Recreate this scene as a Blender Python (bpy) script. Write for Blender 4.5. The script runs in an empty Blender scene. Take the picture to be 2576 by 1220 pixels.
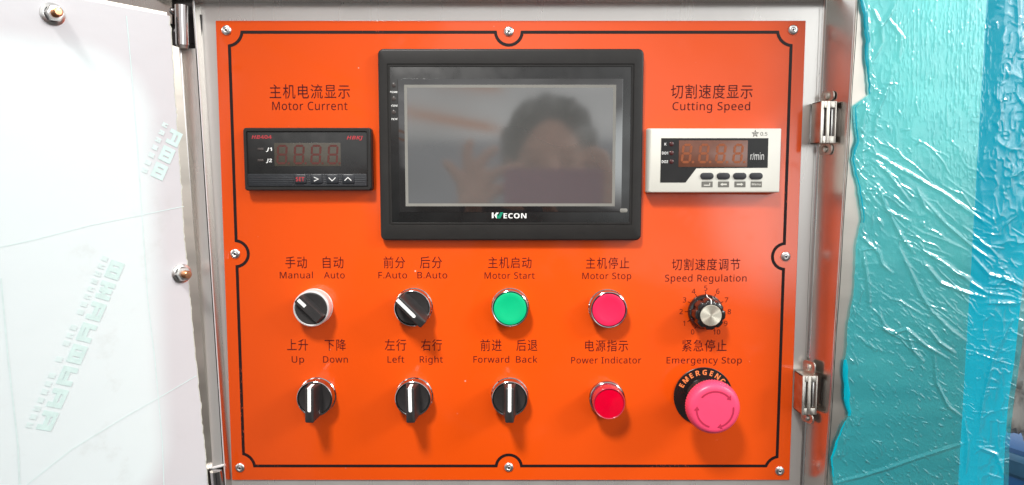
import bpy, bmesh, math, random
import numpy as np
from mathutils import Vector, Matrix

random.seed(7)
rng = np.random.default_rng(11)
SC = bpy.context.scene
COL = SC.collection
PI = math.pi

# ------------------------------------------------------------------ camera
F = 1760.0            # focal length of a 2576 px wide frame
D = 0.570             # distance of the lens from the orange plate (metres)
TH = math.atan(154.0 / F)
cd = bpy.data.cameras.new('camera')
cd.sensor_width = 36.0
cd.lens = 36.0 * F / 2576.0
cd.clip_start = 0.005
cd.clip_end = 100
cam = bpy.data.objects.new('camera', cd)
cam.location = (0, -D, 0)
cam.rotation_euler = (PI / 2 - TH, 0, 0)
COL.objects.link(cam)
SC.camera = cam

# ------------------------------------------------------------------ world: a dim factory hall around the cabinet
W = bpy.data.worlds.new('World')
SC.world = W
W.use_nodes = True
wt = W.node_tree
wt.nodes.clear()


class NT:
    """tiny node helper"""
    def __init__(s, t): s.t = t
    def n(s, typ, **kw):
        nd = s.t.nodes.new(typ)
        for k, v in kw.items(): setattr(nd, k, v)
        return nd
    def l(s, a, b): s.t.links.new(a, b)
    def val(s, sock, v):
        if hasattr(v, 'is_output'): s.l(v, sock)
        else: sock.default_value = v
    def m(s, op, a, b=0.0, c=None, clamp=False):
        nd = s.n('ShaderNodeMath', operation=op, use_clamp=clamp)
        s.val(nd.inputs[0], a); s.val(nd.inputs[1], b)
        if c is not None: s.val(nd.inputs[2], c)
        return nd.outputs[0]
    def mr(s, v, a, b, c=0.0, d=1.0, smooth=True):
        nd = s.n('ShaderNodeMapRange', interpolation_type='SMOOTHSTEP' if smooth else 'LINEAR')
        s.val(nd.inputs[0], v)
        for i, x in enumerate((a, b, c, d)): s.val(nd.inputs[1 + i], x)
        return nd.outputs[0]
    def mix(s, f, a, b, blend='MIX'):
        nd = s.n('ShaderNodeMix', data_type='RGBA', blend_type=blend)
        s.val(nd.inputs[0], f); s.val(nd.inputs[6], a); s.val(nd.inputs[7], b)
        return nd.outputs[2]
    def ramp(s, f, stops, interp='EASE'):
        nd = s.n('ShaderNodeValToRGB'); cr = nd.color_ramp; cr.interpolation = interp
        while len(cr.elements) > 1: cr.elements.remove(cr.elements[-1])
        cr.elements[0].position, cr.elements[0].color = stops[0]
        for p, c in stops[1:]:
            e = cr.elements.new(p); e.color = c
        s.val(nd.inputs[0], f)
        return nd.outputs[0]
    def noise(s, vec, scale, detail=3.0, rough=.5):
        nd = s.n('ShaderNodeTexNoise')
        if vec is not None: s.l(vec, nd.inputs['Vector'])
        nd.inputs['Scale'].default_value = scale
        nd.inputs['Detail'].default_value = detail
        nd.inputs['Roughness'].default_value = rough
        return nd.outputs[0]
    def mapping(s, vec, scale=(1, 1, 1), rot=(0, 0, 0), loc=(0, 0, 0)):
        nd = s.n('ShaderNodeMapping'); s.l(vec, nd.inputs[0])
        nd.inputs['Scale'].default_value = scale; nd.inputs['Rotation'].default_value = rot
        nd.inputs['Location'].default_value = loc
        return nd.outputs[0]


w = NT(wt)
tc = w.n('ShaderNodeTexCoord')
sep = w.n('ShaderNodeSeparateXYZ'); w.l(tc.outputs['Generated'], sep.inputs[0])
dx, dy, dz = sep.outputs
g = lambda v, r=1.0, gg=1.0, b=1.0: (v * r, v * gg, v * b, 1)
zz = w.mr(dz, -1, 1, smooth=False)
hall = w.ramp(zz, [(0.0, g(.09)), (.30, g(.10, 1, .97, .93)), (.40, g(.15, 1, .98, .95)), (.455, g(.30)), (.475, g(.95)), (.52, g(.85)), (.56, g(.95)), (.60, g(1.2)), (.68, g(1.3)), (.80, g(1.1)), (1.0, g(.8))])
# dark machinery straight behind the photographer
mach = w.m('MULTIPLY', w.m('MULTIPLY', w.mr(dz, -.10, -.075), w.mr(dz, .050, .066, 1, 0)), w.mr(w.m('ABSOLUTE', w.m('ADD', dx, .02)), .15, .26, 1, 0))
mach = w.m('MULTIPLY', mach, w.mr(dy, 0, -.5))
hall = w.mix(w.m('MULTIPLY', mach, .8), hall, (.16, .17, .22, 1))
back = w.mr(dy, 0.0, -.3)
leftdark = w.m('MULTIPLY', w.mr(w.m('DIVIDE', dx, w.m('MAXIMUM', w.m('ABSOLUTE', dy), .05)), -.40, -.355, 1, 0), back)
nz = w.noise(w.mapping(tc.outputs['Generated'], (1.2, 1, 3.0)), 3.2, 4)
hall = w.mix(1.0, hall, w.ramp(nz, [(.3, g(.65)), (.7, g(1.3))], 'LINEAR'), 'MULTIPLY')
hall = w.mix(w.m('MULTIPLY', leftdark, .85), hall, g(.22))
# orange crane beams under the roof
tilt = w.m('ADD', dz, w.m('MULTIPLY', dx, .18))
def band(a, b, e): return w.m('MULTIPLY', w.mr(tilt, a - e, a + e), w.mr(tilt, b - e, b + e, 1, 0))
beam = w.m('MULTIPLY', w.m('ADD', band(.064, .076, .003), band(.120, .134, .004)), w.mr(dx, 0.0, -.04))
hall = w.mix(w.m('MULTIPLY', beam, w.m('MULTIPLY', back, 1.0)), hall, (.9, .33, .12, 1))
# bright patch added at the right so the film and steel glow
vd = w.n('ShaderNodeVectorMath', operation='DOT_PRODUCT'); w.l(tc.outputs['Generated'], vd.inputs[0])
vd.inputs[1].default_value = Vector((.555, -.80, .18)).normalized()
bright_patch = w.mr(vd.outputs['Value'], .970, .997)
hall = w.mix(bright_patch, hall, (4.2, 4.4, 4.4, 1))
bg = w.n('ShaderNodeBackground'); w.l(hall, bg.inputs[0]); bg.inputs[1].default_value = 0.84
wo = w.n('ShaderNodeOutputWorld'); w.l(bg.outputs[0], wo.inputs[0])

# ------------------------------------------------------------------ lamps of the hall
def area(name, loc, target, size, watts, col=(1, 1, 1)):
    ld = bpy.data.lights.new(name, 'AREA'); ld.energy = watts; ld.size = size; ld.color = col; ld.shape = 'SQUARE'
    o = bpy.data.objects.new(name, ld); o.location = loc
    o.rotation_euler = (Vector(target) - Vector(loc)).to_track_quat('-Z', 'Y').to_euler()
    COL.objects.link(o)
    return o


sl = bpy.data.lights.new('ceiling_lamp', 'SPOT'); sl.energy = 205; sl.shadow_soft_size = .17; sl.spot_size = math.radians(23); sl.spot_blend = 1.0; sl.color = (1, .97, .93)
so = bpy.data.objects.new('ceiling_lamp', sl); so.location = (-.45, -1.12, 1.36)
so.rotation_euler = (Vector((.0, 0, -.285)) - so.location).to_track_quat('-Z', 'Y').to_euler()
COL.objects.link(so)
area('hall_lamp', (2.3, -1.15, 1.25), (-.15, 0, -.1), .6, 34, (1, .98, .95))

SC.view_settings.view_transform = 'Standard'
SC.view_settings.look = 'None'
SC.view_settings.exposure = .22
SC.view_settings.gamma = 1
SC.view_settings.use_curve_mapping = False
SC.render.engine = 'CYCLES'
SC.cycles.max_bounces = 8
SC.cycles.transparent_max_bounces = 12
SC.cycles.sample_clamp_indirect = 6
SC.cycles.use_denoising = True

# ------------------------------------------------------------------ measured pixel -> point helpers
FW = Vector((0, math.cos(TH), -math.sin(TH)))
UP = Vector((0, math.sin(TH), math.cos(TH)))
RT = Vector((1, 0, 0))
CAM = Vector((0, -D, 0))


def ray(u, v): return RT * (u - 1288) + UP * (610 - v) + FW * F
def U(u, v, h=0.0):
    """point (x, z) on the plane h metres in front of the orange plate"""
    d = ray(u, v); t = (D - h) / d.y
    p = CAM + d * t
    return (p.x, p.z)
def UH(u, v, p0, n):
    d = ray(u, v); t = (p0 - CAM).dot(n) / d.dot(n)
    return CAM + d * t


MM = .001
PXM = D / F            # metres per pixel on the plate

# ------------------------------------------------------------------ mesh helpers
def new(): return bmesh.new()


def lathe(bm, prof, seg=56, c=(0, 0), mod=None):
    """profile of (r, h): turned about an axis that points at the camera (-Y)"""
    rings = []
    for i, (r, h) in enumerate(prof):
        if r < 1e-7:
            rings.append([bm.verts.new((c[0], -h, c[1]))])
        else:
            ring = []
            for k in range(seg):
                a = 2 * PI * k / seg
                rr = r * (mod(a, i) if mod else 1)
                ring.append(bm.verts.new((c[0] + rr * math.cos(a), -h, c[1] + rr * math.sin(a))))
            rings.append(ring)
    for A, B in zip(rings, rings[1:]):
        if len(A) == 1 and len(B) == 1: continue
        for k in range(seg):
            k2 = (k + 1) % seg
            if len(A) == 1: bm.faces.new((A[0], B[k], B[k2]))
            elif len(B) == 1: bm.faces.new((A[k], A[k2], B[0]))
            else: bm.faces.new((A[k], A[k2], B[k2], B[k]))
    return bm


def rr_pts(x0, z0, x1, z1, r, n=5):
    if x0 > x1: x0, x1 = x1, x0
    if z0 > z1: z0, z1 = z1, z0
    r = max(min(r, (x1 - x0) / 2 - 1e-6, (z1 - z0) / 2 - 1e-6), 1e-6)
    out = []
    for cx, cz, a0 in ((x1 - r, z1 - r, 0), (x0 + r, z1 - r, 90), (x0 + r, z0 + r, 180), (x1 - r, z0 + r, 270)):
        for k in range(n + 1):
            a = math.radians(a0 + 90 * k / n)
            out.append((cx + r * math.cos(a), cz + r * math.sin(a)))
    return out


def loft(bm, loops, cap0=False, cap1=True):
    """loops: list of (points2d, h)"""
    R = [[bm.verts.new((x, -h, z)) for x, z in pts] for pts, h in loops]
    n = len(R[0])
    for A, B in zip(R, R[1:]):
        for k in range(n): bm.faces.new((A[k], A[(k + 1) % n], B[(k + 1) % n], B[k]))
    if cap0: bm.faces.new(R[0])
    if cap1: bm.faces.new(R[-1])
    return bm


def rbox(bm, x0, z0, x1, z1, h0, h1, r=.001, b=.0004, n=5):
    """rounded slab with a softened front edge"""
    if x0 > x1: x0, x1 = x1, x0
    if z0 > z1: z0, z1 = z1, z0
    L = [(rr_pts(x0, z0, x1, z1, r, n), h0), (rr_pts(x0, z0, x1, z1, r, n), h1 - b),
         (rr_pts(x0 + .3 * b, z0 + .3 * b, x1 - .3 * b, z1 - .3 * b, max(r - .3 * b, 1e-5), n), h1 - .3 * b),
         (rr_pts(x0 + b, z0 + b, x1 - b, z1 - b, max(r - b, 1e-5), n), h1)]
    return loft(bm, L, cap0=True)


def prism(bm, pts, h0, h1):
    return loft(bm, [(pts, h0), (pts, h1)], cap0=True)


def flat(bm, pts, h):
    bm.faces.new([bm.verts.new((x, -h, z)) for x, z in pts]); return bm


def quadbox(bm, c8):
    v = [bm.verts.new(p) for p in c8]
    for f in ((0, 1, 2, 3), (4, 5, 6, 7), (0, 1, 5, 4), (1, 2, 6, 5), (2, 3, 7, 6), (3, 0, 4, 7)):
        bm.faces.new([v[i] for i in f])
    return bm


def ribbon(bm, pts, wid, h, closed=False):
    """flat strip of width wid along a 2d path, mitred"""
    n = len(pts); L = []; Rr = []
    P = [Vector(p) for p in pts]
    for i in range(n):
        a = P[i - 1] if (i > 0 or closed) else None
        b = P[(i + 1) % n] if (i < n - 1 or closed) else None
        d1 = (P[i] - a).normalized() if a is not None else None
        d2 = (b - P[i]).normalized() if b is not None else None
        if d1 is None: d1 = d2
        if d2 is None: d2 = d1
        n1 = Vector((-d1.y, d1.x)); n2 = Vector((-d2.y, d2.x))
        m = (n1 + n2); m = m.normalized() if m.length > 1e-6 else n1
        s = 1 / max(m.dot(n1), .55)
        L.append(P[i] + m * wid / 2 * s); Rr.append(P[i] - m * wid / 2 * s)
    vl = [bm.verts.new((p.x, -h, p.y)) for p in L]; vr = [bm.verts.new((p.x, -h, p.y)) for p in Rr]
    for i in range(n if closed else n - 1):
        j = (i + 1) % n
        bm.faces.new((vl[i], vl[j], vr[j], vr[i]))
    return bm


def tube(bm, p, q, r0, r1, seg=14, caps=True):
    p, q = Vector(p), Vector(q); d = (q - p).normalized()
    a = d.orthogonal().normalized(); b = d.cross(a)
    A = [bm.verts.new(p + (a * math.cos(2 * PI * k / seg) + b * math.sin(2 * PI * k / seg)) * r0) for k in range(seg)]
    B = [bm.verts.new(q + (a * math.cos(2 * PI * k / seg) + b * math.sin(2 * PI * k / seg)) * r1) for k in range(seg)]
    for k in range(seg): bm.faces.new((A[k], A[(k + 1) % seg], B[(k + 1) % seg], B[k]))
    if caps: bm.faces.new(A); bm.faces.new(B)
    return bm


ORG = {}


def obj(name, bm, mat, parent=None, absolute=True, smooth=35, origin=None):
    """link a bmesh as ONE mesh object; absolute coordinates are moved into the parent's frame"""
    bmesh.ops.recalc_face_normals(bm, faces=bm.faces)
    if absolute and parent is not None:
        o = ORG.get(parent, Vector())
        bmesh.ops.translate(bm, verts=bm.verts, vec=-o)
    if parent is None and origin is not None:
        bmesh.ops.translate(bm, verts=bm.verts, vec=-Vector(origin))
    me = bpy.data.meshes.new(name)
    bm.to_mesh(me); bm.free()
    for p in me.polygons: p.use_smooth = True
    me.set_sharp_from_angle(angle=math.radians(smooth))
    me.materials.append(mat)
    ob = bpy.data.objects.new(name, me)
    COL.objects.link(ob)
    if parent is not None:
        ob.parent = parent
        ORG[ob] = ORG.get(parent, Vector())
    elif origin is not None:
        ob.location = origin; ORG[ob] = Vector(origin)
    return ob


def tag(o, label, cat, group=None, kind=None):
    o['label'] = label
    if kind: o['kind'] = kind
    else: o['category'] = cat
    if group: o['group'] = group
    return o


def thing(name, label, cat, loc=(0, 0, 0), group=None, rot=(0, 0, 0)):
    o = bpy.data.objects.new(name, None); o.empty_display_size = .01
    o.location = loc; o.rotation_euler = rot
    COL.objects.link(o); ORG[o] = Vector(loc)
    return tag(o, label, cat, group)


def dup(root, loc, rot, label):
    r = root.copy(); COL.objects.link(r); r.location = loc; r.rotation_euler = rot; r['label'] = label
    def kids(a, b):
        for ch in list(a.children):
            c = ch.copy(); COL.objects.link(c); c.parent = b; kids(ch, c)
    kids(root, r)
    return r


# ------------------------------------------------------------------ lettering
_H = {}


def sans(s, style='plain'):
    """spell Latin text with the plain, bold or slanted sans-serif letter forms"""
    A, a, d = {'plain': (0x1D5A0, 0x1D5BA, 0x1D7E2), 'bold': (0x1D5D4, 0x1D5EE, 0x1D7EC), 'slant': (0x1D63C, 0x1D656, 0x1D7EC)}[style]
    o = ''
    for c in s:
        if 'A' <= c <= 'Z': o += chr(A + ord(c) - 65)
        elif 'a' <= c <= 'z': o += chr(a + ord(c) - 97)
        elif '0' <= c <= '9': o += chr(d + ord(c) - 48)
        else: o += c
    return o


def text_mesh(s, shear=0.0, offset=0.0, spacing=1.0):
    cu = bpy.data.curves.new('caption', 'FONT'); cu.body = s; cu.size = 1; cu.shear = shear; cu.offset = offset
    cu.space_character = spacing; cu.resolution_u = 4
    ob = bpy.data.objects.new('caption', cu)
    me = bpy.data.meshes.new_from_object(ob)
    bpy.data.objects.remove(ob); bpy.data.curves.remove(cu)
    co = np.array([tuple(v.co)[:2] for v in me.vertices]); fs = [tuple(p.vertices) for p in me.polygons]
    bpy.data.meshes.remove(me)
    return co, fs


def put_text(bm, s, x0, x1, zb, zt, h, shear=0.0, offset=0.0, spacing=1.0, caps=True, mapf=None, style='plain', natural=False):
    """fit the string between x0..x1; zb..zt is the capital height (caps) or the full glyph box"""
    co, fs = text_mesh(sans(s, style), shear, offset, spacing)
    if caps:
        if 'H' not in _H: _H['H'] = (0.0, float(text_mesh(sans('H'))[0][:, 1].max()))
        a, b = _H['H']
    else:
        a, b = co[:, 1].min(), co[:, 1].max()
    xa, xb = co[:, 0].min(), co[:, 0].max()
    X = x0 + (co[:, 0] - xa) / (xb - xa) * (x1 - x0)
    Z = zb + (co[:, 1] - a) / (b - a) * (zt - zb)
    if natural: X = (x0 + x1) / 2 + (co[:, 0] - (xa + xb) / 2) * (zt - zb) / (b - a)
    if mapf is None: vs = [bm.verts.new((x, -h, z)) for x, z in zip(X, Z)]
    else: vs = [bm.verts.new(mapf(x, z)) for x, z in zip(X, Z)]
    for f in fs:
        try: bm.faces.new([vs[i] for i in f])
        except ValueError: pass
    return bm


def px_text(bm, s, u0, u1, vt, vb, h, hp=None, **kw):
    hp = h if hp is None else hp
    vm = (vt + vb) / 2; um = (u0 + u1) / 2
    return put_text(bm, s, U(u0, vm, hp)[0], U(u1, vm, hp)[0], U(um, vb, hp)[1], U(um, vt, hp)[1], h, **kw)


# ------------------------------------------------------------------ materials
def mat(name, col, rough=.4, metal=0.0, coat=0.0, spec=.5, bump=0.0, bscale=400, var=0.0, vscale=60, stretch=(1, 1, 1),
        rvar=0.0, ior=None, coat_rough=.05, trans=0.0):
    m = bpy.data.materials.new(name); m.use_nodes = True
    t = NT(m.node_tree); b = m.node_tree.nodes['Principled BSDF']
    b.inputs['Roughness'].default_value = rough; b.inputs['Metallic'].default_value = metal
    b.inputs['Coat Weight'].default_value = coat; b.inputs['Coat Roughness'].default_value = coat_rough
    b.inputs['Specular IOR Level'].default_value = spec
    b.inputs['Transmission Weight'].default_value = trans
    if ior: b.inputs['IOR'].default_value = ior
    c = tuple(col) + (1,)
    co = t.n('ShaderNodeTexCoord').outputs['Object']
    sv = t.mapping(co, stretch)
    nz = t.noise(sv, vscale, 4)
    lo = tuple(x * (1 - var) for x in col) + (1,); hi = tuple(min(x * (1 + var), 1) for x in col) + (1,)
    t.l(t.ramp(nz, [(.3, lo), (.7, hi)], 'LINEAR'), b.inputs['Base Color'])
    if rvar: t.l(t.mr(nz, .3, .7, max(rough - rvar, .02), rough + rvar), b.inputs['Roughness'])
    if bump:
        bn = t.n('ShaderNodeBump'); bn.inputs['Strength'].default_value = bump; bn.inputs['Distance'].default_value = .0002
        t.l(t.noise(sv, bscale, 3), bn.inputs['Height']); t.l(bn.outputs[0], b.inputs['Normal'])
    return m


M = {}
M['steel'] = mat('brushed_steel', (.66, .635, .605), .25, 1, bump=.05, bscale=420, var=.05, vscale=30, stretch=(1, 1, .12), rvar=.04)
M['margin_steel'] = mat('brushed_margin_steel', (.68, .655, .625), .28, .70, bump=.05, bscale=420, var=.05, vscale=30, stretch=(1, 1, .12), rvar=.04)
M['steel_warm'] = mat('front_panel_steel', (.57, .535, .48), .36, 1, bump=.10, bscale=420, var=.06, vscale=40, stretch=(.2, 1, 1), rvar=.05)
M['dark_steel'] = mat('dull_steel', (.33, .31, .29), .38, 1, bump=.1, var=.2, vscale=80, rvar=.08)
M['dark_and_shade'] = mat('dark_and_shade_steel', (.05, .045, .045), .5, .6, var=.3)  # near-black: painted shade in the hinge void, also small dark parts
M['chrome'] = mat('chrome', (.47, .445, .44), .10, 1, var=.04)
M['satin'] = mat('satin_aluminium', (.82, .81, .81), .33, .45, bump=.08, var=.03)
M['zinc'] = mat('zinc_plate', (.76, .75, .73), .28, 1, bump=.15, bscale=900, var=.1, vscale=200)
M['rivet'] = mat('aluminium', (.78, .77, .76), .28, 1, bump=.2, bscale=900, var=.08, vscale=300)
M['nickel'] = mat('nickel_plate', (.62, .58, .52), .38, 1, bump=.1, bscale=700, var=.1, vscale=150, rvar=.06)
M['black'] = mat('black_plastic', (.022, .020, .020), .48, bump=.05, bscale=2500, var=.12, vscale=200)
M['black_gloss'] = mat('glossy_black_plastic', (.012, .011, .011), .12, coat=.4, var=.1)
M['bezel'] = mat('bezel_plastic', (.019, .018, .017), .42, spec=.35, bump=.06, bscale=2600, var=.10, vscale=90)
M['panel_black'] = mat('black_overlay', (.011, .011, .011), .30, var=.12, vscale=60, rvar=.06)
M['white_plastic'] = mat('cream_plastic', (.74, .73, .66), .38, bump=.06, bscale=1800, var=.025, vscale=40)
M['white_print'] = mat('white_ink', (.80, .80, .78), .5, var=.04, vscale=500)
M['marker'] = mat('white_marker', (.88, .88, .86), .35, var=.02)
M['red_print'] = mat('red_ink', (.40, .035, .045), .5, var=.1, vscale=500)
M['black_print'] = mat('black_ink', (.070, .004, .006), .5, spec=.2, var=.25, vscale=700)
M['grey_print'] = mat('grey_ink', (.17, .165, .145), .5, var=.06, vscale=300)
M['dim_led'] = mat('unlit_lamp', (.055, .045, .042), .25, var=.15)
M['red_led'] = mat('unlit_red_lamp', (.075, .018, .018), .25, var=.15)
M['key_rubber'] = mat('rubber_key', (.035, .036, .042), .45, bump=.1, bscale=1500, var=.1, vscale=200)
M['key_black'] = mat('black_key', (.02, .022, .026), .3, coat=.15, var=.1, vscale=200)
M['window_dark'] = mat('dark_display_window', (.060, .052, .040), .22, var=.06, vscale=300)
M['seg_red'] = mat('unlit_red_segment', (.090, .022, .018), .35, var=.08)
M['window_brown'] = mat('brown_display_window', (.16, .060, .036), .22, var=.08, vscale=200)
M['seg_orange'] = mat('unlit_orange_segment', (.30, .078, .022), .35, var=.08)
M['green'] = mat('green_button', (.0, .47, .20), .33, coat=.15, coat_rough=.2, var=.03, vscale=100)
M['red_button'] = mat('red_button', (.78, .018, .085), .33, coat=.15, coat_rough=.2, var=.03, vscale=100)
M['lens'] = mat('red_lens', (.62, .0, .022), .10, coat=.15, var=.05, vscale=120)
M['lens_rim'] = mat('red_lens_rim', (.42, .02, .05), .08, coat=1, var=.05)
M['estop'] = mat('pink_red_button', (.86, .065, .16), .36, bump=.05, bscale=1500, var=.035, vscale=70)
M['estop_arrow'] = mat('arrow_recess', (.46, .018, .065), .5, var=.05)
M['orange_ink'] = mat('orange_ink', (.9, .24, .07), .5, var=.08)
M['brass'] = mat('spun_aluminium', (.80, .74, .58), .2, 1, var=.05)
M['copper'] = mat('coppered_thread', (.62, .30, .16), .3, 1, bump=.3, bscale=1500, var=.15, vscale=300)
M['logo_green'] = mat('green_ink', (.0, .23, .13), .5, var=.05)
M['film_edge'] = mat('torn_film_edge', (.70, .71, .60), .6, var=.12, vscale=600)
M['teal_print'] = mat('pale_teal_ink', (.67, .86, .83), .6, var=.06, vscale=200)
M['teal_print_faint'] = mat('faint_teal_ink', (.73, .87, .86), .6, var=.05, vscale=200)
M['drum'] = mat('blue_drum_plastic', (.0, .10, .30), .3, var=.25, vscale=12)
M['skin'] = mat('skin', (.66, .37, .27), .5, var=.1, vscale=30)
M['hair'] = mat('black_hair', (.075, .070, .070), .45, bump=.4, bscale=300, var=.3)
M['shirt'] = mat('dark_shirt', (.05, .055, .075), .8, var=.2)
M['trousers'] = mat('dark_trousers', (.03, .03, .035), .8, var=.2)
M['phone_case'] = mat('pink_phone_case', (.36, .12, .22), .4, var=.05)

# orange paint with tiny chips and scratches
m = bpy.data.materials.new('orange_paint'); m.use_nodes = True
t = NT(m.node_tree); b = m.node_tree.nodes['Principled BSDF']
co = t.n('ShaderNodeTexCoord').outputs['Object']
base = t.ramp(t.noise(co, 7, 4), [(.3, (.73, .074, .0025, 1)), (.7, (.78, .081, .0032, 1))], 'LINEAR')
vor = t.n('ShaderNodeTexVoronoi'); t.l(co, vor.inputs['Vector']); vor.inputs['Scale'].default_value = 90
spot = t.m('MULTIPLY', t.mr(vor.outputs['Distance'], .035, .085, 1, 0), t.mr(t.noise(co, 21, 2), .58, .63))
b_col = t.mix(t.m('MULTIPLY', spot, .7), base, (.85, .62, .52, 1))
t.l(b_col, b.inputs['Base Color'])
b.inputs['Roughness'].default_value = .42; b.inputs['Specular IOR Level'].default_value = .1
b.inputs['Coat Weight'].default_value = .9; b.inputs['Coat IOR'].default_value = 1.5
t.l(t.m('ADD', t.mr(t.noise(co, 9, 3), .35, .65, .06, .13), t.mr(t.noise(co, 48, 4, .7), .5, .72, 0, .16)), b.inputs['Coat Roughness'])
bn = t.n('ShaderNodeBump'); bn.inputs['Strength'].default_value = .05; bn.inputs['Distance'].default_value = .0003
t.l(t.noise(co, 260, 2), bn.inputs['Height']); t.l(bn.outputs[0], b.inputs['Coat Normal'])
M['orange'] = m

# the worn border line: black print with the paint showing through along scratches
m = bpy.data.materials.new('worn_black_line'); m.use_nodes = True
t = NT(m.node_tree); b = m.node_tree.nodes['Principled BSDF']
co = t.n('ShaderNodeTexCoord').outputs['Object']
wear = t.m('MULTIPLY', t.mr(t.noise(t.mapping(co, (3, 1, .5)), 500, 3), .60, .66), t.mr(t.noise(co, 12, 1), .60, .68))
t.l(t.mix(wear, (.012, .005, .005, 1), (.45, .06, .02, 1)), b.inputs['Base Color'])
b.inputs['Roughness'].default_value = .5; b.inputs['Specular IOR Level'].default_value = .25; b.inputs['Coat Weight'].default_value = .15; b.inputs['Coat Roughness'].default_value = .12
M['line'] = m

# touch screen: dark glass that mirrors the hall softly
def screen_mat(name, col, rough, ior):
    m = bpy.data.materials.new(name); m.use_nodes = True
    t = NT(m.node_tree); b = m.node_tree.nodes['Principled BSDF']
    co = t.n('ShaderNodeTexCoord').outputs['Object']
    t.l(t.ramp(t.noise(co, 6, 2), [(.3, tuple(x * .92 for x in col) + (1,)), (.7, tuple(x * 1.08 for x in col) + (1,))], 'LINEAR'), b.inputs['Base Color'])
    b.inputs['Roughness'].default_value = rough; b.inputs['IOR'].default_value = ior
    t.l(t.mr(t.noise(co, 30, 3), .3, .7, rough * .85, rough * 1.15), b.inputs['Roughness'])
    return m
M['lcd'] = screen_mat('touch_screen', (.086, .088, .085), .066, 2.65)
M['glass_black'] = screen_mat('black_glass_margin', (.012, .011, .011), .06, 1.9)
M['lcd_frame'] = mat('grey_screen_border', (.22, .215, .195), .4, var=.04)

# brushed aluminium cap of the speed knob: radial brushing, lit by sector
m = bpy.data.materials.new('radial_brushed_cap'); m.use_nodes = True
t = NT(m.node_tree); b = m.node_tree.nodes['Principled BSDF']
b.inputs['Base Color'].default_value = (.94, .89, .74, 1); b.inputs['Metallic'].default_value = .85; b.inputs['Roughness'].default_value = .33
b.inputs['Anisotropic'].default_value = .85
tn = t.n('ShaderNodeTangent', direction_type='RADIAL', axis='Y'); t.l(tn.outputs[0], b.inputs['Tangent'])
M['cap'] = m

# ------------------------------------------------------------------ CABINET
cab = thing('steel_cabinet', 'brushed stainless steel cabinet recess and front panel around the orange plate', 'cabinet', (0, .002, 0))


def line_at(p, q, v):
    return p[0] + (q[0] - p[0]) * (v - p[1]) / (q[1] - p[1])


VT, VB = -160, 1380
BK = -.0012                                   # back panel lies 1.2 mm behind the painted face
LC = ((505, 20), (581, 1185)); LF = ((489, 20), (565, 1185))
RC = ((2074, 100), (2022, 1200)); RF = ((2154, 20), (2077, 1220))
HL, HR = .0072, .0245
TOPV = 7


def q4(pts, th):
    """slab from 4 points (x,y,z) pushed back by vector th"""
    bm = new(); th = Vector(th)
    P = [Vector(p) for p in pts]
    return quadbox(bm, [*P, *[p + th for p in P]])


def X(u, v, h): x, z = U(u, v, h); return Vector((x, -h, z))


def bottom_v(): return 1300


# back panel
bm = q4([X(line_at(*LC, TOPV) - 3, TOPV, BK), X(line_at(*RC, TOPV) + 3, TOPV, BK), X(line_at(*RC, VB), VB, BK), X(line_at(*LC, VB), VB, BK)], (0, .0012, 0))
obj('back_panel', bm, M['margin_steel'], cab)
# left wall
bm = q4([X(line_at(*LC, TOPV), TOPV, BK), X(line_at(*LF, -10), -10, HL), X(line_at(*LF, VB), VB, HL), X(line_at(*LC, VB), VB, BK)], (-.0012, 0, 0))
obj('left_wall', bm, M['steel'], cab)
# right wall with its rolled bend
bm = new()
rows = []
for v in np.linspace(VT, VB, 30):
    c = X(line_at(*RC, v), v, 0); f = X(line_at(*RF, v), v, HR)
    z = c.z
    x0, x1 = c.x, f.x
    R = .003
    pts = []
    for k in range(9):
        a = math.radians(68 * k / 8)
        pts.append((x0 - R * .7 + R * math.sin(a), BK + .0002 + R * (1 - math.cos(a))))
    pe = pts[-1]; pts.append((pe[0] * .5 + x1 * .5, pe[1] * .5 + HR * .5)); pts.append((x1 - .0008, HR - .002)); pts.append((x1 - .0001, HR - .0006)); pts.append((x1 + .0007, HR))
    zf = f.z
    rows.append([bm.verts.new((x, -h, z + (zf - z) * max(h, 0) / HR)) for x, h in pts])
for A, B in zip(rows, rows[1:]):
    for k in range(len(A) - 1): bm.faces.new((A[k], A[k + 1], B[k + 1], B[k]))
obj('right_wall', bm, M['steel'], cab, smooth=60)
# top wall
bm = q4([X(line_at(*LC, TOPV) - 3, TOPV, BK), X(470, -8, .016), X(470, -44, HR), X(2190, -44, HR)][:0] or
        [Vector((U(line_at(*LC, TOPV) - 3, TOPV, 0)[0] - .03, -BK, U(1288, TOPV, 0)[1])), Vector((U(2150, TOPV, 0)[0], -BK, U(1288, TOPV, 0)[1])),
         Vector((U(2150, TOPV, 0)[0], -.012, U(1288, TOPV, 0)[1])), Vector((U(line_at(*LC, TOPV) - 3, TOPV, 0)[0] - .03, -.012, U(1288, TOPV, 0)[1]))], (0, 0, .0012))
obj('top_wall', bm, M['steel'], cab)
# front sheet to the right (under the blue film)
PE = ((2482, 0), (2410, 1220))
bm = q4([X(line_at(*RF, VT) + 1, VT, HR), X(line_at(*PE, VT), VT, HR), X(line_at(*PE, VB), VB, HR), X(line_at(*RF, VB) + 1, VB, HR)], (0, .0015, 0))
obj('front_panel', bm, M['steel_warm'], cab)
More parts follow.
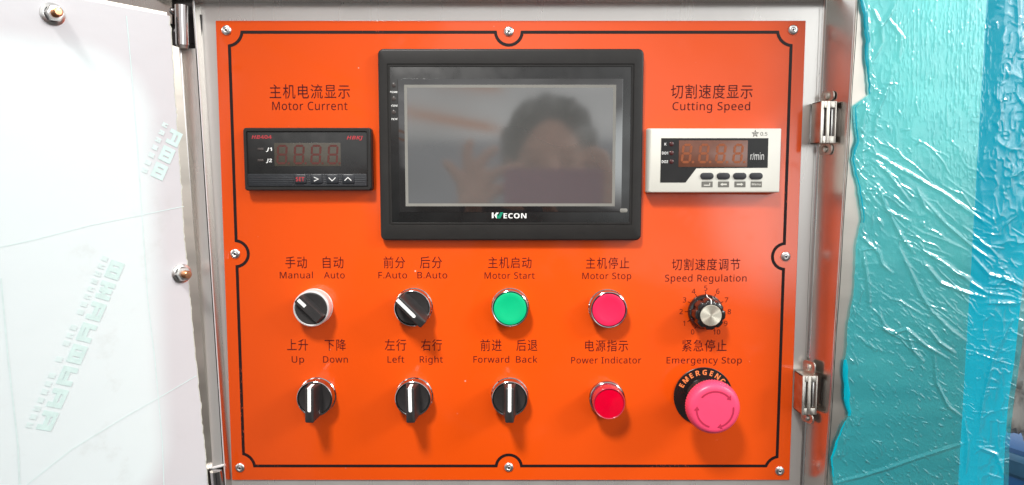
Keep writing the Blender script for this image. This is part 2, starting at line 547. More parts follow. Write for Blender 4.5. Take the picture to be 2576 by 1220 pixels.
# fine dark line and turned edge along the front sheet
bm = new()
for off, wd in ((3.2, .0004),):
    pts = [U(line_at(*RF, v) + off + .6 * math.sin(v * .02), v, HR) for v in np.linspace(VT, VB, 24)]
    ribbon(bm, pts, wd, HR + .0002)
obj('edge_line', bm, M['dark_and_shade'], cab)
bm = new()
for a, c in ((VT, VB),):
    vs = np.linspace(a, c, 40)
    for v0, v1 in zip(vs, vs[1:]):
        tube(bm, X(line_at(*RF, v0), v0, HR), X(line_at(*RF, v1), v1, HR), .0006, .0006, 8, caps=False)
obj('rolled_edge', bm, M['nickel'], cab)
# weld seam on the margin right of the plate
bm = new()
sv = np.linspace(20, 1290, 60)
sp_ = [U(2058 - (v_ - 160) * 43 / 1040 + random.uniform(-.4, .4), v_, 0) for v_ in sv]
ribbon(bm, sp_, .0003, BK + .00015)
obj('seam', bm, M['dark_steel'], cab)
# flange between the recess and the door, notched for the two hinges
BD = ((446, 20), (524, 1185))
bm = q4([X(line_at(*BD, 122), 122, HL), X(line_at(*LF, 122) + .5, 122, HL), X(line_at(*LF, 1170) + .5, 1170, HL), X(line_at(*BD, 1180), 1180, HL)], (0, .0015, 0))
obj('hinge_flange', bm, M['margin_steel'], cab)
bm = q4([X(350, VT, -.004), X(line_at(*LC, VT) - 2, VT, -.004), X(line_at(*LC, VB) - 2, VB, -.004), X(440, VB, -.004)], (0, .002, 0))  # near-black sheet standing in for the shaded void behind the hinges
obj('hinge_void_shade', bm, M['dark_and_shade'], cab)
bm = new()
vs = np.linspace(122, 1172, 30)
for v0, v1 in zip(vs, vs[1:]):
    tube(bm, X(line_at(*BD, v0), v0, HL), X(line_at(*BD, v1), v1, HL), .0011, .0011, 10, caps=False)
obj('bead', bm, M['satin'], cab)
# bright cut edge of the flange at the lower hinge and the lip beside the hinge pockets
bm = new(); tube(bm, X(524, 1180, HL), X(566, 1169, HL), .0011, .0011, 10); obj('flange_lip', bm, M['satin'], cab)
bm = new()
vs = np.linspace(-20, 1300, 30)
for v0, v1 in zip(vs, vs[1:]):
    tube(bm, X(line_at(*LF, v0), v0, HL), X(line_at(*LF, v1), v1, HL), .0005, .0005, 8, caps=False)
obj('lip', bm, M['satin'], cab)
# upper frame rail running behind the door
bm = q4([X(60, -90, .001), X(431, -90, .001), X(433, 60, .001), X(60, 20, .001)], (0, .002, 0))
obj('upper_rail', bm, M['steel'], cab)

# ------------------------------------------------------------------ ORANGE PLATE
TL, TR, BR, BL = U(543, 52), U(2028, 52), U(1985, 1210), U(583, 1205)
px0, px1 = (TL[0] + BL[0]) / 2, (TR[0] + BR[0]) / 2
pz1, pz0 = (TL[1] + TR[1]) / 2, (BL[1] + BR[1]) / 2
print('plate', px1 - px0, pz1 - pz0, TL, TR, BR, BL)
plate = thing('control_plate', 'orange painted control plate with black border line and bilingual black lettering', 'control panel', (0, 0, pz0))
bm = new()
rbox(bm, px0, pz0, px1, pz1, BK + .0001, 0, .0006, .0002, 3)
obj('painted_sheet', bm, M['orange'], plate)


# border: straight runs, quarter circles round the corner rivets, half circles round the others
RV = {'tl': U(570, 76), 'tr': U(1995, 75), 'br': U(1961, 1184), 'bl': U(604, 1176), 't': U(1280, 79), 'b': U(1280, 1175), 'l': U(592, 638), 'r': U(1976, 645)}
lx = U(581, 110)[0] * .5 + U(609, 1145)[0] * .5; rx = U(1988, 110)[0] * .5 + U(1957, 1145)[0] * .5
tz = U(1280, 81)[1]; bz = (U(700, 1170)[1] + U(1900, 1174)[1]) / 2
rc, rm = 38 * PXM, 33 * PXM


def arc(c, r, a0, a1, n=14):
    return [(c[0] + r * math.cos(math.radians(a0 + (a1 - a0) * k / n)), c[1] + r * math.sin(math.radians(a0 + (a1 - a0) * k / n))) for k in range(n + 1)]


def ang(d, r): return math.degrees(math.asin(max(-1, min(1, d / r))))


path = []
c = RV['tl']; path += arc(c, rc, -90 - ang(c[0] - lx, rc) * 0 - math.degrees(math.asin((c[0] - lx) / rc)), math.degrees(math.asin((tz - c[1]) / rc)))
c = RV['t']; e = math.degrees(math.asin((tz - c[1]) / rm)); path += arc(c, rm, 180 - e, 360 + e)
c = RV['tr']; path += arc(c, rc, 180 - math.degrees(math.asin((tz - c[1]) / rc)), 270 + math.degrees(math.asin((rx - c[0]) / rc)))
c = RV['r']; e = math.degrees(math.asin((rx - c[0]) / rm)); path += arc(c, rm, 90 - e, 270 + e)
c = RV['br']; path += arc(c, rc, 90 - math.degrees(math.asin((rx - c[0]) / rc)), 180 + math.degrees(math.asin((c[1] - bz) / rc)))
c = RV['b']; e = math.degrees(math.asin((bz - c[1]) / rm)); path += arc(c, rm, e, 180 - e)
c = RV['bl']; path += arc(c, rc, -math.degrees(math.asin((c[1] - bz) / rc)), 90 + math.degrees(math.asin((c[0] - lx) / rc)))
c = RV['l']; e = math.degrees(math.asin((c[0] - lx) / rm)); path += arc(c, rm, -90 - e, 90 + e)
bm = new(); ribbon(bm, path, 7.5 * PXM, .00012, closed=True)
obj('border_line', bm, M['line'], plate)

# captions (u0, u1, top, bottom) in the 2576 px frame; Latin rows give the capital height
CAP = [('主机电流显示', 678, 880, 212, 248, 0), ('Motor Current', 685, 874, 256, 276.7, 1),
       ('切割速度显示', 1688, 1893, 212, 248, 0), ('Cutting Speed', 1692, 1887, 257, 277, 1),
       ('手动', 718, 772, 645, 675, 0), ('自动', 812, 864, 645, 675, 0), ('Manual', 704, 787, 684, 700, 1), ('Auto', 815, 867, 684, 700, 1),
       ('前分', 965, 1019, 645, 675, 0), ('后分', 1056, 1112, 645, 675, 0), ('F.Auto', 952, 1024, 684, 700, 1), ('B.Auto', 1050, 1125, 684, 700, 1),
       ('主机启动', 1228, 1337, 646, 675, 0), ('Motor Start', 1219, 1345, 685, 701, 1),
       ('主机停止', 1474, 1583, 647, 676, 0), ('Motor Stop', 1465, 1588, 686, 702, 1),
       ('切割速度调节', 1690, 1862, 650, 680, 0), ('Speed Regulation', 1673, 1878, 691, 708, 1),
       ('上升', 722, 775, 853, 882, 0), ('下降', 817, 870, 853, 882, 0), ('Up', 734, 765, 896, 912, 1), ('Down', 813, 875, 896, 912, 1),
       ('左行', 968, 1022, 853, 882, 0), ('右行', 1059, 1112, 853, 882, 0), ('Left', 975, 1017, 896, 912, 1), ('Right', 1056, 1114, 896, 912, 1),
       ('前进', 1209, 1262, 853, 883, 0), ('后退', 1299, 1352, 854, 883, 0), ('Forward', 1191, 1281, 896, 912, 1), ('Back', 1298, 1352, 896, 912, 1),
       ('电源指示', 1472, 1580, 855, 884, 0), ('Power Indicator', 1437, 1613, 898, 914, 1),
       ('紧急停止', 1716, 1828, 854, 884, 0), ('Emergency Stop', 1677, 1866, 898, 914, 1)]
for s, a, c, vt, vb, lat in CAP:
    bm = new(); px_text(bm, s, a, c, vt, vb, .00012, hp=0, caps=bool(lat), spacing=1.08 if lat else 1.12, offset=0)
    obj('caption', bm, M['black_print'], plate)
# dial scale of the speed knob
KC = U(1774, 783.8)
bm = new()
for k in range(11):
    a = math.radians(240 - 30 * k)
    ribbon(bm, [(KC[0] + r * PXM * math.cos(a), KC[1] + r * PXM * math.sin(a)) for r in (41, 52)], 1.5 * PXM, .00012)
    s = str(k); wd = 4.2 if k < 10 else 8.6
    if k == 1: wd = 2.2
    cx, cz = KC[0] + 61.5 * PXM * math.cos(a), KC[1] + 60.5 * PXM * math.sin(a)
    put_text(bm, s, cx - wd * PXM, cx + wd * PXM, cz - 6.3 * PXM, cz + 6.3 * PXM, .00012, natural=True)
obj('dial_scale', bm, M['black_print'], plate)

# rivets
rivet0 = None
for k in ('tl', 't', 'tr', 'l', 'r', 'bl', 'b', 'br'):
    p = RV[k]
    bm = new()
    R = 3.9 * MM
    a0 = random.uniform(0, 6)
    lathe(bm, [(R, 0), (R, .0005), (R * .93, .0009), (R * .72, .00125), (R * .50, .0014), (R * .42, .0012), (R * .36, .0011), (R * .28, .0013), (R * .2, .0013)], 36, p)
    rv = obj('rivet', bm, M['rivet'], plate)
    bm = new(); lathe(bm, [(R * .20, .0012), (R * .19, .0016), (0, .0016)], 20, p)
    obj('rivet_core', bm, M['dark_and_shade'], rv)

# ------------------------------------------------------------------ TOUCH SCREEN
def hx(Xz): return 930.8 + Xz * .4329
def hy(Yz): return 100.6 + Yz * .4329


H = .0065
hc = U(1283, 364, 0)
hmi = thing('touch_screen', 'large black framed touch screen panel, switched off, mirroring the hall', 'touch screen', (hc[0], 0, hc[1]))
x0, z1 = U(949.5, 122, H); x1, z0 = U(1613, 605, H)
gx0, gz1 = U(973, 160, H); gx1, gz0 = U(1590, 567, H)


def rl(d, h, r=None, base=0):
    if base == 0: return (rr_pts(x0 + d, z0 + d, x1 - d, z1 - d, .0045 - min(d, .004)), h)
    return (rr_pts(gx0 + d, gz0 + d, gx1 - d, gz1 - d, .0006), h)


bm = new()
loft(bm, [rl(0, 0), rl(0, H - .0016), rl(.0003, H - .0007), rl(.0009, H - .0002), rl(.0017, H), rl(0, H, base=1), rl(.0003, H - .0006, base=1), rl(.0009, H - .0006, base=1),
          rl(.0012, H - .0001, base=1), rl(.0021, H - .0001, base=1), rl(.0024, H - .0007, base=1)])
obj('bezel', bm, M['bezel'], hmi)
OV = H - .0005
ax0, az1 = U(hx(112), hy(150), OV); ax1, az0 = U(hx(1512), hy(1070), OV)
bm = new(); rbox(bm, ax0, az0, ax1, az1, H - .0012, OV, .0008, .00015)
ovl = obj('overlay', bm, M['panel_black'], hmi)
GL = OV + .00015
bm = new()
a, bq = U(hx(160), hy(225), GL), U(hx(1460), hy(1000), GL)
rbox(bm, a[0], bq[1], bq[0], a[1], OV - .0004, GL, .0005, .00001)
glass = obj('glass', bm, M['glass_black'], hmi)
a, bq = U(hx(198), hy(260), GL), U(hx(1422), hy(966), GL)
bm = new()
inn = 7 * PXM
loft(bm, [(rr_pts(a[0], bq[1], bq[0], a[1], .0002), GL + .00012), (rr_pts(a[0] + inn, bq[1] + inn, bq[0] - inn, a[1] - inn, .0002), GL + .00012)], cap1=False)
obj('screen_border', bm, M['lcd_frame'], hmi)
bm = new(); flat(bm, rr_pts(a[0] + inn * .98, bq[1] + inn * .98, bq[0] - inn * .98, a[1] - inn * .98, .0002), GL + .0001)
obj('screen', bm, M['lcd'], hmi)
for Yz, s, wd in ((263, 'POWER', 27), (342, 'COM', 18), (420, 'TCH', 18)):
    p = U(hx(138), hy(Yz), OV)
    bm = new(); lathe(bm, [(.0017, OV), (.0017, OV + .0002), (.0013, OV + .0004), (0, OV + .00045)], 20, p)
    obj('status_lamp', bm, M['dim_led'], hmi)
    bm = new(); px_text(bm, s, hx(142 - wd), hx(142 + wd), hy(Yz + 34), hy(Yz + 45), OV + .00012, style='slant')
    obj('lamp_caption', bm, M['white_print'], hmi)
a, bq = U(hx(1452), hy(979), OV), U(hx(1496), hy(1002), OV)
bm = new(); rbox(bm, a[0], bq[1], bq[0], a[1], OV, OV + .0004, .0012, .0001); obj('grey_tab', bm, M['lcd_frame'], hmi)
# maker's mark under the screen
def Lp(pts, h): return [U(hx(x), hy(y), h) for x, y in pts]
bm = new()
h = GL + .0003
flat(bm, Lp([(708, 1003), (718, 1003), (718, 1035), (708, 1035)], h), h)
flat(bm, Lp([(734, 1003), (748, 1003), (737, 1020), (745, 1036), (733, 1036), (722, 1018)], h), h)
px_text(bm, 'ECON', hx(776), hx(909), hy(1007), hy(1036), h, style='bold', spacing=1.05)
obj('logo', bm, M['white_print'], hmi)
bm = new()
flat(bm, Lp([(757, 1001), (774, 1001), (757, 1037), (741, 1037)], h + .00004), h + .00004)
flat(bm, Lp([(736, 1012), (743, 1012), (748, 1037), (736, 1037)], h + .00008), h + .00008)
obj('logo_stroke', bm, M['logo_green'], hmi)

# ------------------------------------------------------------------ seven-segment digits
def seg_digit(bm, x, z, wd, ht, h, th, slant=.10, dot=True):
    """x,z = lower left corner"""
    def S(pts): flat(bm, [(x + px + (pz) * slant, z + pz) for px, pz in pts], h)
    g_ = th * .14; m2 = ht / 2; t2 = th / 2
    for zz_ in (t2, m2, ht - t2):
        S([(t2 + g_, zz_), (th + g_, zz_ + t2), (wd - th - g_, zz_ + t2), (wd - t2 - g_, zz_), (wd - th - g_, zz_ - t2), (th + g_, zz_ - t2)])
    for xx in (t2, wd - t2):
        for za, zb in ((t2, m2), (m2, ht - t2)):
            S([(xx, za + g_), (xx - t2, za + t2 + g_), (xx - t2, zb - t2 - g_), (xx, zb - g_), (xx + t2, zb - t2 - g_), (xx + t2, za + t2 + g_)])
    if dot:
        cx = wd + th * .9
        S([(cx + t2 * 1.1 * math.cos(k * PI / 5), t2 + t2 * 1.1 * math.sin(k * PI / 5)) for k in range(10)])
    return bm


# ------------------------------------------------------------------ BLACK METER (left)
def ax(Xz): return 540.9 + Xz * .2887
def ay(Yz): return 188.7 + Yz * .2887


Hm = .0085
mc = U(775, 400, 0)
met = thing('black_meter', 'small black panel meter with dark red digits under the Motor Current caption', 'panel meter', (mc[0], 0, mc[1]))
x0, z1 = U(ax(240), ay(460), Hm); x1, z0 = U(ax(1362), ay(1006), Hm)
x1b = U(ax(1385), ay(800), 0.001)[0]
ix0, iz1 = U(ax(268), ay(489), Hm); ix1, iz0 = U(ax(1335), ay(978), Hm)
bm = new()
loft(bm, [(rr_pts(x0 - .0002, z0 - .0002, x1 + .0004, z1 + .0002, .0022), 0), (rr_pts(x0 - .0002, z0 - .0002, x1 + .0004, z1 + .0002, .0022), Hm - .002),
          (rr_pts(x0 + .0002, z0 + .0002, x1 - .0001, z1 - .0002, .002), Hm - .0006), (rr_pts(x0 + .0008, z0 + .0008, x1 - .0008, z1 - .0008, .0016), Hm),
          (rr_pts(ix0, iz0, ix1, iz1, .0012), Hm), (rr_pts(ix0 + .0004, iz0 + .0004, ix1 - .0004, iz1 - .0004, .001), Hm - .0012)])
obj('case', bm, M['bezel'], met)
F0 = Hm - .0009
bm = new(); rbox(bm, ix0 + .0006, iz0 + .0006, ix1 - .0006, iz1 - .0006, Hm - .0014, F0, .0008, .0001)
obj('face', bm, M['panel_black'], met)
a, bq = U(ax(280), ay(862), F0), U(ax(1322), ay(968), F0)
bm = new(); rbox(bm, a[0], bq[1], bq[0], a[1], F0 - .0003, F0 + .00012, .0006, .0001)
for k in range(7):
    zl = bq[1] + (a[1] - bq[1]) * (k + .5) / 7
    rbox(bm, a[0] + .0004, zl - .00035, bq[0] - .0004, zl + .00035, F0, F0 + .0003, .0003, .0001, 2)
obj('key_strip', bm, M['key_black'], met)
a, bq = U(ax(514), ay(592), F0), U(ax(1098), ay(794), F0)
bm = new(); rbox(bm, a[0], bq[1], bq[0], a[1], F0 - .0003, F0 + .00012, .0003, .00005)
wnd = obj('display_window', bm, M['window_dark'], met)
for X0 in (535, 683, 830, 978):
    p = U(ax(X0), ay(778), F0); q = U(ax(X0 + 100), ay(608), F0)
    bm = new(); seg_digit(bm, p[0], p[1], (q[0] - p[0]) * .88, q[1] - p[1], F0 + .0002, .0016, .07)
    obj('digit', bm, M['seg_red'], wnd)
for Yz, s in ((645, 'J1'), (743, 'J2')):
    a, bq = U(ax(371), ay(Yz - 10), F0), U(ax(424), ay(Yz + 10), F0)
    bm = new(); rbox(bm, a[0], bq[1], bq[0], a[1], F0, F0 + .0003, .0002, .0001); obj('status_lamp', bm, M['dim_led'], met)
    bm = new(); px_text(bm, s, ax(443), ax(496), ay(Yz - 13), ay(Yz + 16), F0 + .00015, style='slant'); obj('lamp_caption', bm, M['white_print'], met)
bm = new(); px_text(bm, 'HB404', ax(318), ax(494), ay(524), ay(556), F0 + .00015, style='slant'); obj('lettering', bm, M['red_print'], met)
bm = new(); px_text(bm, 'HBKJ', ax(1148), ax(1288), ay(530), ay(561), F0 + .00015, style='slant'); obj('lettering', bm, M['red_print'], met)
for i, Xc in enumerate((742, 882, 1021, 1159)):
    p = U(ax(Xc), ay(907), F0 + .001)
    bm = new(); rbox(bm, p[0] - .0050, p[1] - .0038, p[0] + .0050, p[1] + .0038, F0, F0 + .0012, .0016, .0007)
    kb = obj('key', bm, M['key_black'], met)
    bm = new(); h = F0 + .0013
    if i == 0: put_text(bm, 'SET', p[0] - .0034, p[0] + .0034, p[1] - .0017, p[1] + .0017, h, style='bold')
    elif i == 1: ribbon(bm, [(p[0] - .0018, p[1] + .0016), (p[0] + .0018, p[1]), (p[0] - .0018, p[1] - .0016)], .0006, h)
    elif i == 2: ribbon(bm, [(p[0] - .0027, p[1] + .0012), (p[0], p[1] - .0014), (p[0] + .0027, p[1] + .0012)], .0006, h)
    else: ribbon(bm, [(p[0] - .0027, p[1] - .0012), (p[0], p[1] + .0014), (p[0] + .0027, p[1] - .0012)], .0006, h)
    obj('key_symbol', bm, M['red_print'] if i == 0 else M['white_print'], kb)

# ------------------------------------------------------------------ WHITE METER (right)
def bx(Xz): return 1572.3 + Xz * .2887


Hw = .010
wc = U(1793, 404, 0)
wm = thing('white_meter', 'cream white panel meter with brown digit window reading r/min', 'panel meter', (wc[0], 0, wc[1]))
x0, z1 = U(bx(222), ay(466), Hw); x1, z0 = U(bx(1348), ay(1022), Hw)
x0b = U(bx(180), ay(740), .001)[0]
bm = new()
loft(bm, [(rr_pts(x0b, z0 - .0005, x1 + .0005, z1 + .0005, .0012), 0), (rr_pts(x0b, z0 - .0005, x1 + .0005, z1 + .0005, .0012), .0035),
          (rr_pts(x0 - .0006, z0 - .0001, x1, z1 + .0001, .001), Hw - .0012), (rr_pts(x0, z0 + .0002, x1 - .0004, z1 - .0002, .001), Hw - .0003), (rr_pts(x0 + .0006, z0 + .0007, x1 - .0009, z1 - .0007, .0008), Hw)])
obj('case', bm, M['white_plastic'], wm)
h = Hw + .00015
bm = new()
flat(bm, [U(bx(x), ay(y), h) for x, y in ((316, 550), (1250, 550), (1243, 808), (622, 812), (527, 937), (306, 937))], h)
obj('face', bm, M['panel_black'], wm)
a, bq = U(bx(470), ay(569), h), U(bx(1064), ay(801), h)
bm = new(); rbox(bm, a[0], bq[1], bq[0], a[1], Hw - .0002, h + .0002, .0003, .00005); wnd = obj('display_window', bm, M['window_brown'], wm)
for X0 in (482, 632, 780, 930):
    p = U(bx(X0), ay(769), h); q = U(bx(X0 + 105), ay(598), h)
    bm = new(); seg_digit(bm, p[0], p[1], (q[0] - p[0]) * .88, q[1] - p[1], h + .0003, .0019, .09)
    obj('digit', bm, M['seg_orange'], wnd)
bm = new(); px_text(bm, 'r/min', bx(1094), bx(1211), ay(676), ay(738), h + .0001); obj('unit_lettering', bm, M['white_print'], wm)
for Yz, s, Xs in ((602, 'K', 343), (680, 'DO1', 322), (755, 'DO2', 320)):
    p = U(bx(404), ay(Yz), h)
    bm = new(); lathe(bm, [(.0018, h), (.0018, h + .0002), (.0013, h + .0005), (0, h + .0006)], 20, p); obj('status_lamp', bm, M['red_led'], wm)
    bm = new(); px_text(bm, s, bx(Xs), bx(362 if s == 'K' else 375), ay(Yz - 12), ay(Yz + 12), h + .0001, style='bold'); obj('lamp_caption', bm, M['white_print'], wm)
for i, Xc in enumerate((713, 856, 999, 1141)):
    p = U(bx(Xc), ay(880), Hw)
    bm = new(); rbox(bm, p[0] - .0053, p[1] - .0026, p[0] + .0053, p[1] + .0026, Hw - .0004, Hw + .0011, .0026, .0006, 8)
    obj('key', bm, M['key_rubber'], wm)
    a, bq = U(bx(Xc - 46), ay(927), Hw), U(bx(Xc + 50), ay(978), Hw)
    bm = new(); flat(bm, rr_pts(a[0], bq[1], bq[0], a[1], .0003), Hw + .00012); kl = obj('key_label', bm, M['grey_print'], wm)
    cx, cz = (a[0] + bq[0]) / 2, (a[1] + bq[1]) / 2; hh = Hw + .00022
    bm = new()
    if i == 0:
        flat(bm, [(cx - .0026, cz - .0011), (cx + .0024, cz - .0011), (cx + .0024, cz + .0012), (cx + .0017, cz + .0012), (cx + .0017, cz - .0003), (cx - .0026, cz - .0003)], hh)
    elif i in (1, 2):
        s = -1 if i == 1 else 1
        flat(bm, [(cx + s * x, cz + z) for x, z in ((-.0026, -.0006), (.0008, -.0006), (.0008, -.0013), (.0027, 0), (.0008, .0013), (.0008, .0006), (-.0026, .0006))], hh)
    else: put_text(bm, 'Menu', cx - .0036, cx + .0036, cz - .0008, cz + .0010, hh, style='bold')
    obj('key_symbol', bm, M['white_plastic'], kl)
bm = new()
p = U(bx(1135), ay(511), Hw); r = 30 * .2887 * PXM
star = [(p[0] + rr_ * math.cos(math.radians(90 + 36 * k)), p[1] + rr_ * math.sin(math.radians(90 + 36 * k))) for k in range(10) for rr_ in ((r,) if k % 2 == 0 else (r * .42,))]
ribbon(bm, star, .00035, Hw + .00012, closed=True)
for k in range(0, 10, 2): ribbon(bm, [p, star[k]], .0003, Hw + .00013 + k * 3e-6)
px_text(bm, '0.5', bx(1180), bx(1241), ay(497), ay(528), Hw + .00012)
obj('grade_mark', bm, M['grey_print'], wm)

# ------------------------------------------------------------------ SELECTOR SWITCHES
PXG = 'selector switches with a white pointer on the orange plate'


def chrome_ring(bm, R, hf, ri):
    return lathe(bm, [(R * 1.04, 0), (R * 1.04, .0012), (R, .0018), (R, hf - .0009), (R * .985, hf - .0003), (R * .955, hf), (R * .925, hf - .0002), (ri, hf - .0009), (ri, hf - .003)], 72)


def make_selector(label, loc, rot):
    o = thing('selector_switch', label, 'selector switch', loc, PXG, rot)
    R, hf = 14.9 * MM, .0103
    bm = new(); chrome_ring(bm, R, hf, R * .895); obj('bezel_ring', bm, M['chrome'], o, False)
    bm = new(); lathe(bm, [(R * .885, hf - .003), (R * .885, hf - .0012), (R * .86, hf - .0009), (R * .5, hf - .0018), (0, hf - .0022)], 56)
    obj('knob_disc', bm, M['black'], o, False)
    # ridge: flared base, flat front, sloping pointer end, blunt overhanging tail
    bm = new()
    HT = .0250
    def loop(hh, wd, zt, zb, n=4):
        pts = rr_pts(-wd / 2, zb, wd / 2, zt, .0012, n)
        return (pts, hh)
    L = [loop(hf - .0028, .0128, R * .88, -R * .90), loop(hf + .0004, .0108, R * .89, -R * .93), loop(hf + .004, .0090, R * .90, -R * .97), loop(hf + .009, .0077, R * .91, -R * 1.0),
         loop(HT - .0008, .0070, R * .91, -R * 1.01), loop(HT - .0002, .0064, R * .885, -R * .99), loop(HT, .0056, R * .86, -R * .965)]
    loft(bm, L)
    ridge = obj('grip', bm, M['black'], o, False, smooth=50)
    # white pointer along the front and down the end
    bm = new()
    wd = .00135
    path = [(HT + .00012, -R * .32), (HT + .00012, R * .87), (HT - .0003, R * .905), (HT - .0012, R * .918), (hf + .0085, R * .918), (hf + .0035, R * .912)]
    rowsL = [bm.verts.new((-wd, -a_, c_)) for a_, c_ in path]; rowsR = [bm.verts.new((wd, -a_, c_)) for a_, c_ in path]
    for i in range(len(path) - 1): bm.faces.new((rowsL[i], rowsL[i + 1], rowsR[i + 1], rowsR[i]))
    ca = [bm.verts.new((wd * math.cos(PI + PI * k / 8), -HT - .00012, -R * .32 + wd * math.sin(PI + PI * k / 8))) for k in range(1, 8)]
    bm.faces.new([rowsL[0], *ca, rowsR[0]])
    obj('pointer', bm, M['marker'], ridge, False)
    return o


def base_at(u, v, hf):
    """centre on the plate of a part whose front ring (hf high) is seen at u,v"""
    x, z = U(u, v, hf); return (x, 0, z)


s0 = make_selector('black selector switch turned to the upper left, under the F.Auto and B.Auto captions', base_at(1037, 776.2, .0103), (0, 0, 0))
s0.rotation_euler = (0, -math.radians(45), 0)
for (u, v, lab) in ((790.9, 1003.8, 'black selector switch with upright pointer under the Up and Down captions'),
                    (1038.4, 1004, 'black selector switch with upright pointer under the Left and Right captions'),
                    (1282.1, 1004, 'black selector switch with upright pointer under the Forward and Back captions')):
    dup(s0, base_at(u, v, .0103), (0, math.radians({790.9: 1.3, 1038.4: -.8}.get(u, .3)), 0), lab)

# the silver-ringed selector
loc = base_at(782.2, 777.2, .0115)
ss = thing('selector_switch', 'silver ringed selector switch with flat black grip under the Manual and Auto captions', 'selector switch', loc, PXG, (0, -math.radians(46), 0))
R, hf = 15.0 * MM, .0115
bm = new(); lathe(bm, [(R, 0), (R, .001), (R * .98, .0014), (R * .985, .004), (R * .995, hf - .0022), (R * .98, hf - .0008), (R * .94, hf - .0001), (R * .90, hf), (R * .868, hf - .0005), (R * .862, hf - .003)], 72)
obj('bezel_ring', bm, M['satin'], ss, False)
bm = new(); lathe(bm, [(R * .855, hf - .003), (R * .855, hf - .0006), (R * .83, hf - .0003), (R * .45, hf - .0009), (0, hf - .0012)], 56)
obj('knob_disc', bm, M['black'], ss, False)
bm = new(); HT = .0165
loft(bm, [(rr_pts(-.0054, -R * .80, .0054, R * .84, .0008), hf - .0025), (rr_pts(-.0046, -R * .80, .0046, R * .86, .0008), hf + .002), (rr_pts(-.0038, -R * .76, .0038, R * .88, .0008), HT - .0007),
          (rr_pts(-.0034, -R * .73, .0034, R * .86, .0007), HT)])
gr = obj('grip', bm, M['black'], ss, False)
bm = new(); flat(bm, rr_pts(-.0014, R * .28, .0014, R * .80, .0002), HT + .00012); obj('pointer', bm, M['marker'], gr, False)

# ------------------------------------------------------------------ PUSH BUTTONS
for (u, v, key, lab) in ((1283.4, 776.8, 'green', 'round green push button with chrome ring under the Motor Start caption'),
                         (1532, 780, 'red_button', 'round pinkish red push button with chrome ring under the Motor Stop caption')):
    R, hf = 15.0 * MM, .0105
    o = thing('push_button', lab, 'push button', base_at(u, v, hf), 'chrome ringed push buttons')
    bm = new(); chrome_ring(bm, R, hf, R * .90); obj('bezel_ring', bm, M['chrome'], o, False)
    bm = new(); lathe(bm, [(R * .89, hf - .004), (R * .89, hf - .0012), (R * .875, hf - .0006), (R * .82, hf - .0004), (R * .6, hf - .0008), (R * .3, hf - .0011), (0, hf - .0012)], 64)
    obj('button_cap', bm, M[key], o, False)

# power indicator
R = 14.9 * MM
pi = thing('indicator_lamp', 'tall round red lens lamp, unlit, under the Power Indicator caption', 'indicator lamp', (*(lambda p: (p[0], 0, p[1]))(U(1526.5, 1001.5, .001)),))
bm = new(); lathe(bm, [(R, 0), (R, .0032), (R * .97, .0040), (R * .93, .0044), (R * .89, .0042), (R * .89, .001)], 64); obj('bezel_ring', bm, M['chrome'], pi, False)
bm = new(); lathe(bm, [(R * .885, .001), (R * .885, .0142), (R * .875, .0155), (R * .845, .0162), (R * .815, .0160), (R * .80, .0154)], 64); obj('lens_rim', bm, M['lens_rim'], pi, False)
bm = new(); lathe(bm, [(R * .80, .0148), (R * .79, .0155), (R * .4, .0158), (0, .0159)], 64); obj('lens', bm, M['lens'], pi, False)

# ------------------------------------------------------------------ SPEED KNOB
kn = thing('speed_knob', 'fluted black dial knob with bright metal cap inside the 0 to 10 scale', 'knob', (KC[0], 0, KC[1]), None)
bm = new()
lathe(bm, [(.0146, .0006), (.0146, .0018), (.0143, .0028), (.0132, .0042), (.0122, .0052)], 64)
def flute(a, i): return 1 - (.10 * max(0, math.cos(8 * a + PI)) ** 2)
lathe(bm, [(.0128, .0045), (.0125, .0135), (.0122, .0152), (.0113, .0163), (.0096, .0166), (.0088, .0166)], 128, mod=lambda a, i: flute(a, i) if i < 4 else (1 - (1 - flute(a, i)) * .3 if i == 4 else 1))
obj('knob_body', bm, M['black_gloss'], kn, False, smooth=50)
bm = new(); lathe(bm, [(.0086, .0160), (.0086, .0171), (.0083, .0174), (0, .0174)], 72); obj('metal_cap', bm, M['cap'], kn, False)
bm = new()
wd = .0004
pth = [(.0030, .0144), (.0044, .0134), (.0056, .0130), (.0136, .0128), (.0156, .0124), (.0167, .0114), (.0169, .0090)]
A = [bm.verts.new((-wd, -a_ - .00015, c_ + .00015)) for a_, c_ in pth]; B = [bm.verts.new((wd, -a_ - .00015, c_ + .00015)) for a_, c_ in pth]
for i in range(len(pth) - 1): bm.faces.new((A[i], A[i + 1], B[i + 1], B[i]))
obj('pointer', bm, M['marker'], kn, False)

# ------------------------------------------------------------------ EMERGENCY STOP
ec = U(1769.2, 997, .001)
es = thing('emergency_stop', 'big pinkish red mushroom push button on a black disc lettered EMERGENCY', 'emergency stop', (ec[0], 0, ec[1]))
Rd = 24.5 * MM
bm = new(); lathe(bm, [(Rd, .0001), (Rd, .0008), (Rd * .99, .001), (0, .001)], 80); obj('legend_disc', bm, M['panel_black'], es, False)
bm = new()
for k, ch in enumerate('EMERGENCY'):
    a = math.radians(153 - k * 16.2)
    rr_ = 20.4 * MM; w_ = 1.9 * MM if ch != 'M' else 2.4 * MM; hh_ = 2.1 * MM
    def mp(x, z, a=a):
        rad = Vector((math.cos(a), math.sin(a))); tan = Vector((math.sin(a), -math.cos(a)))
        p = rad * (rr_ + z) + tan * x
        return (p.x, -.00115, p.y)
    put_text(bm, ch, -w_, w_, -hh_, hh_, 0, style='bold', offset=.01, natural=ch != 'M', mapf=mp)
obj('legend', bm, M['orange_ink'], es, False)
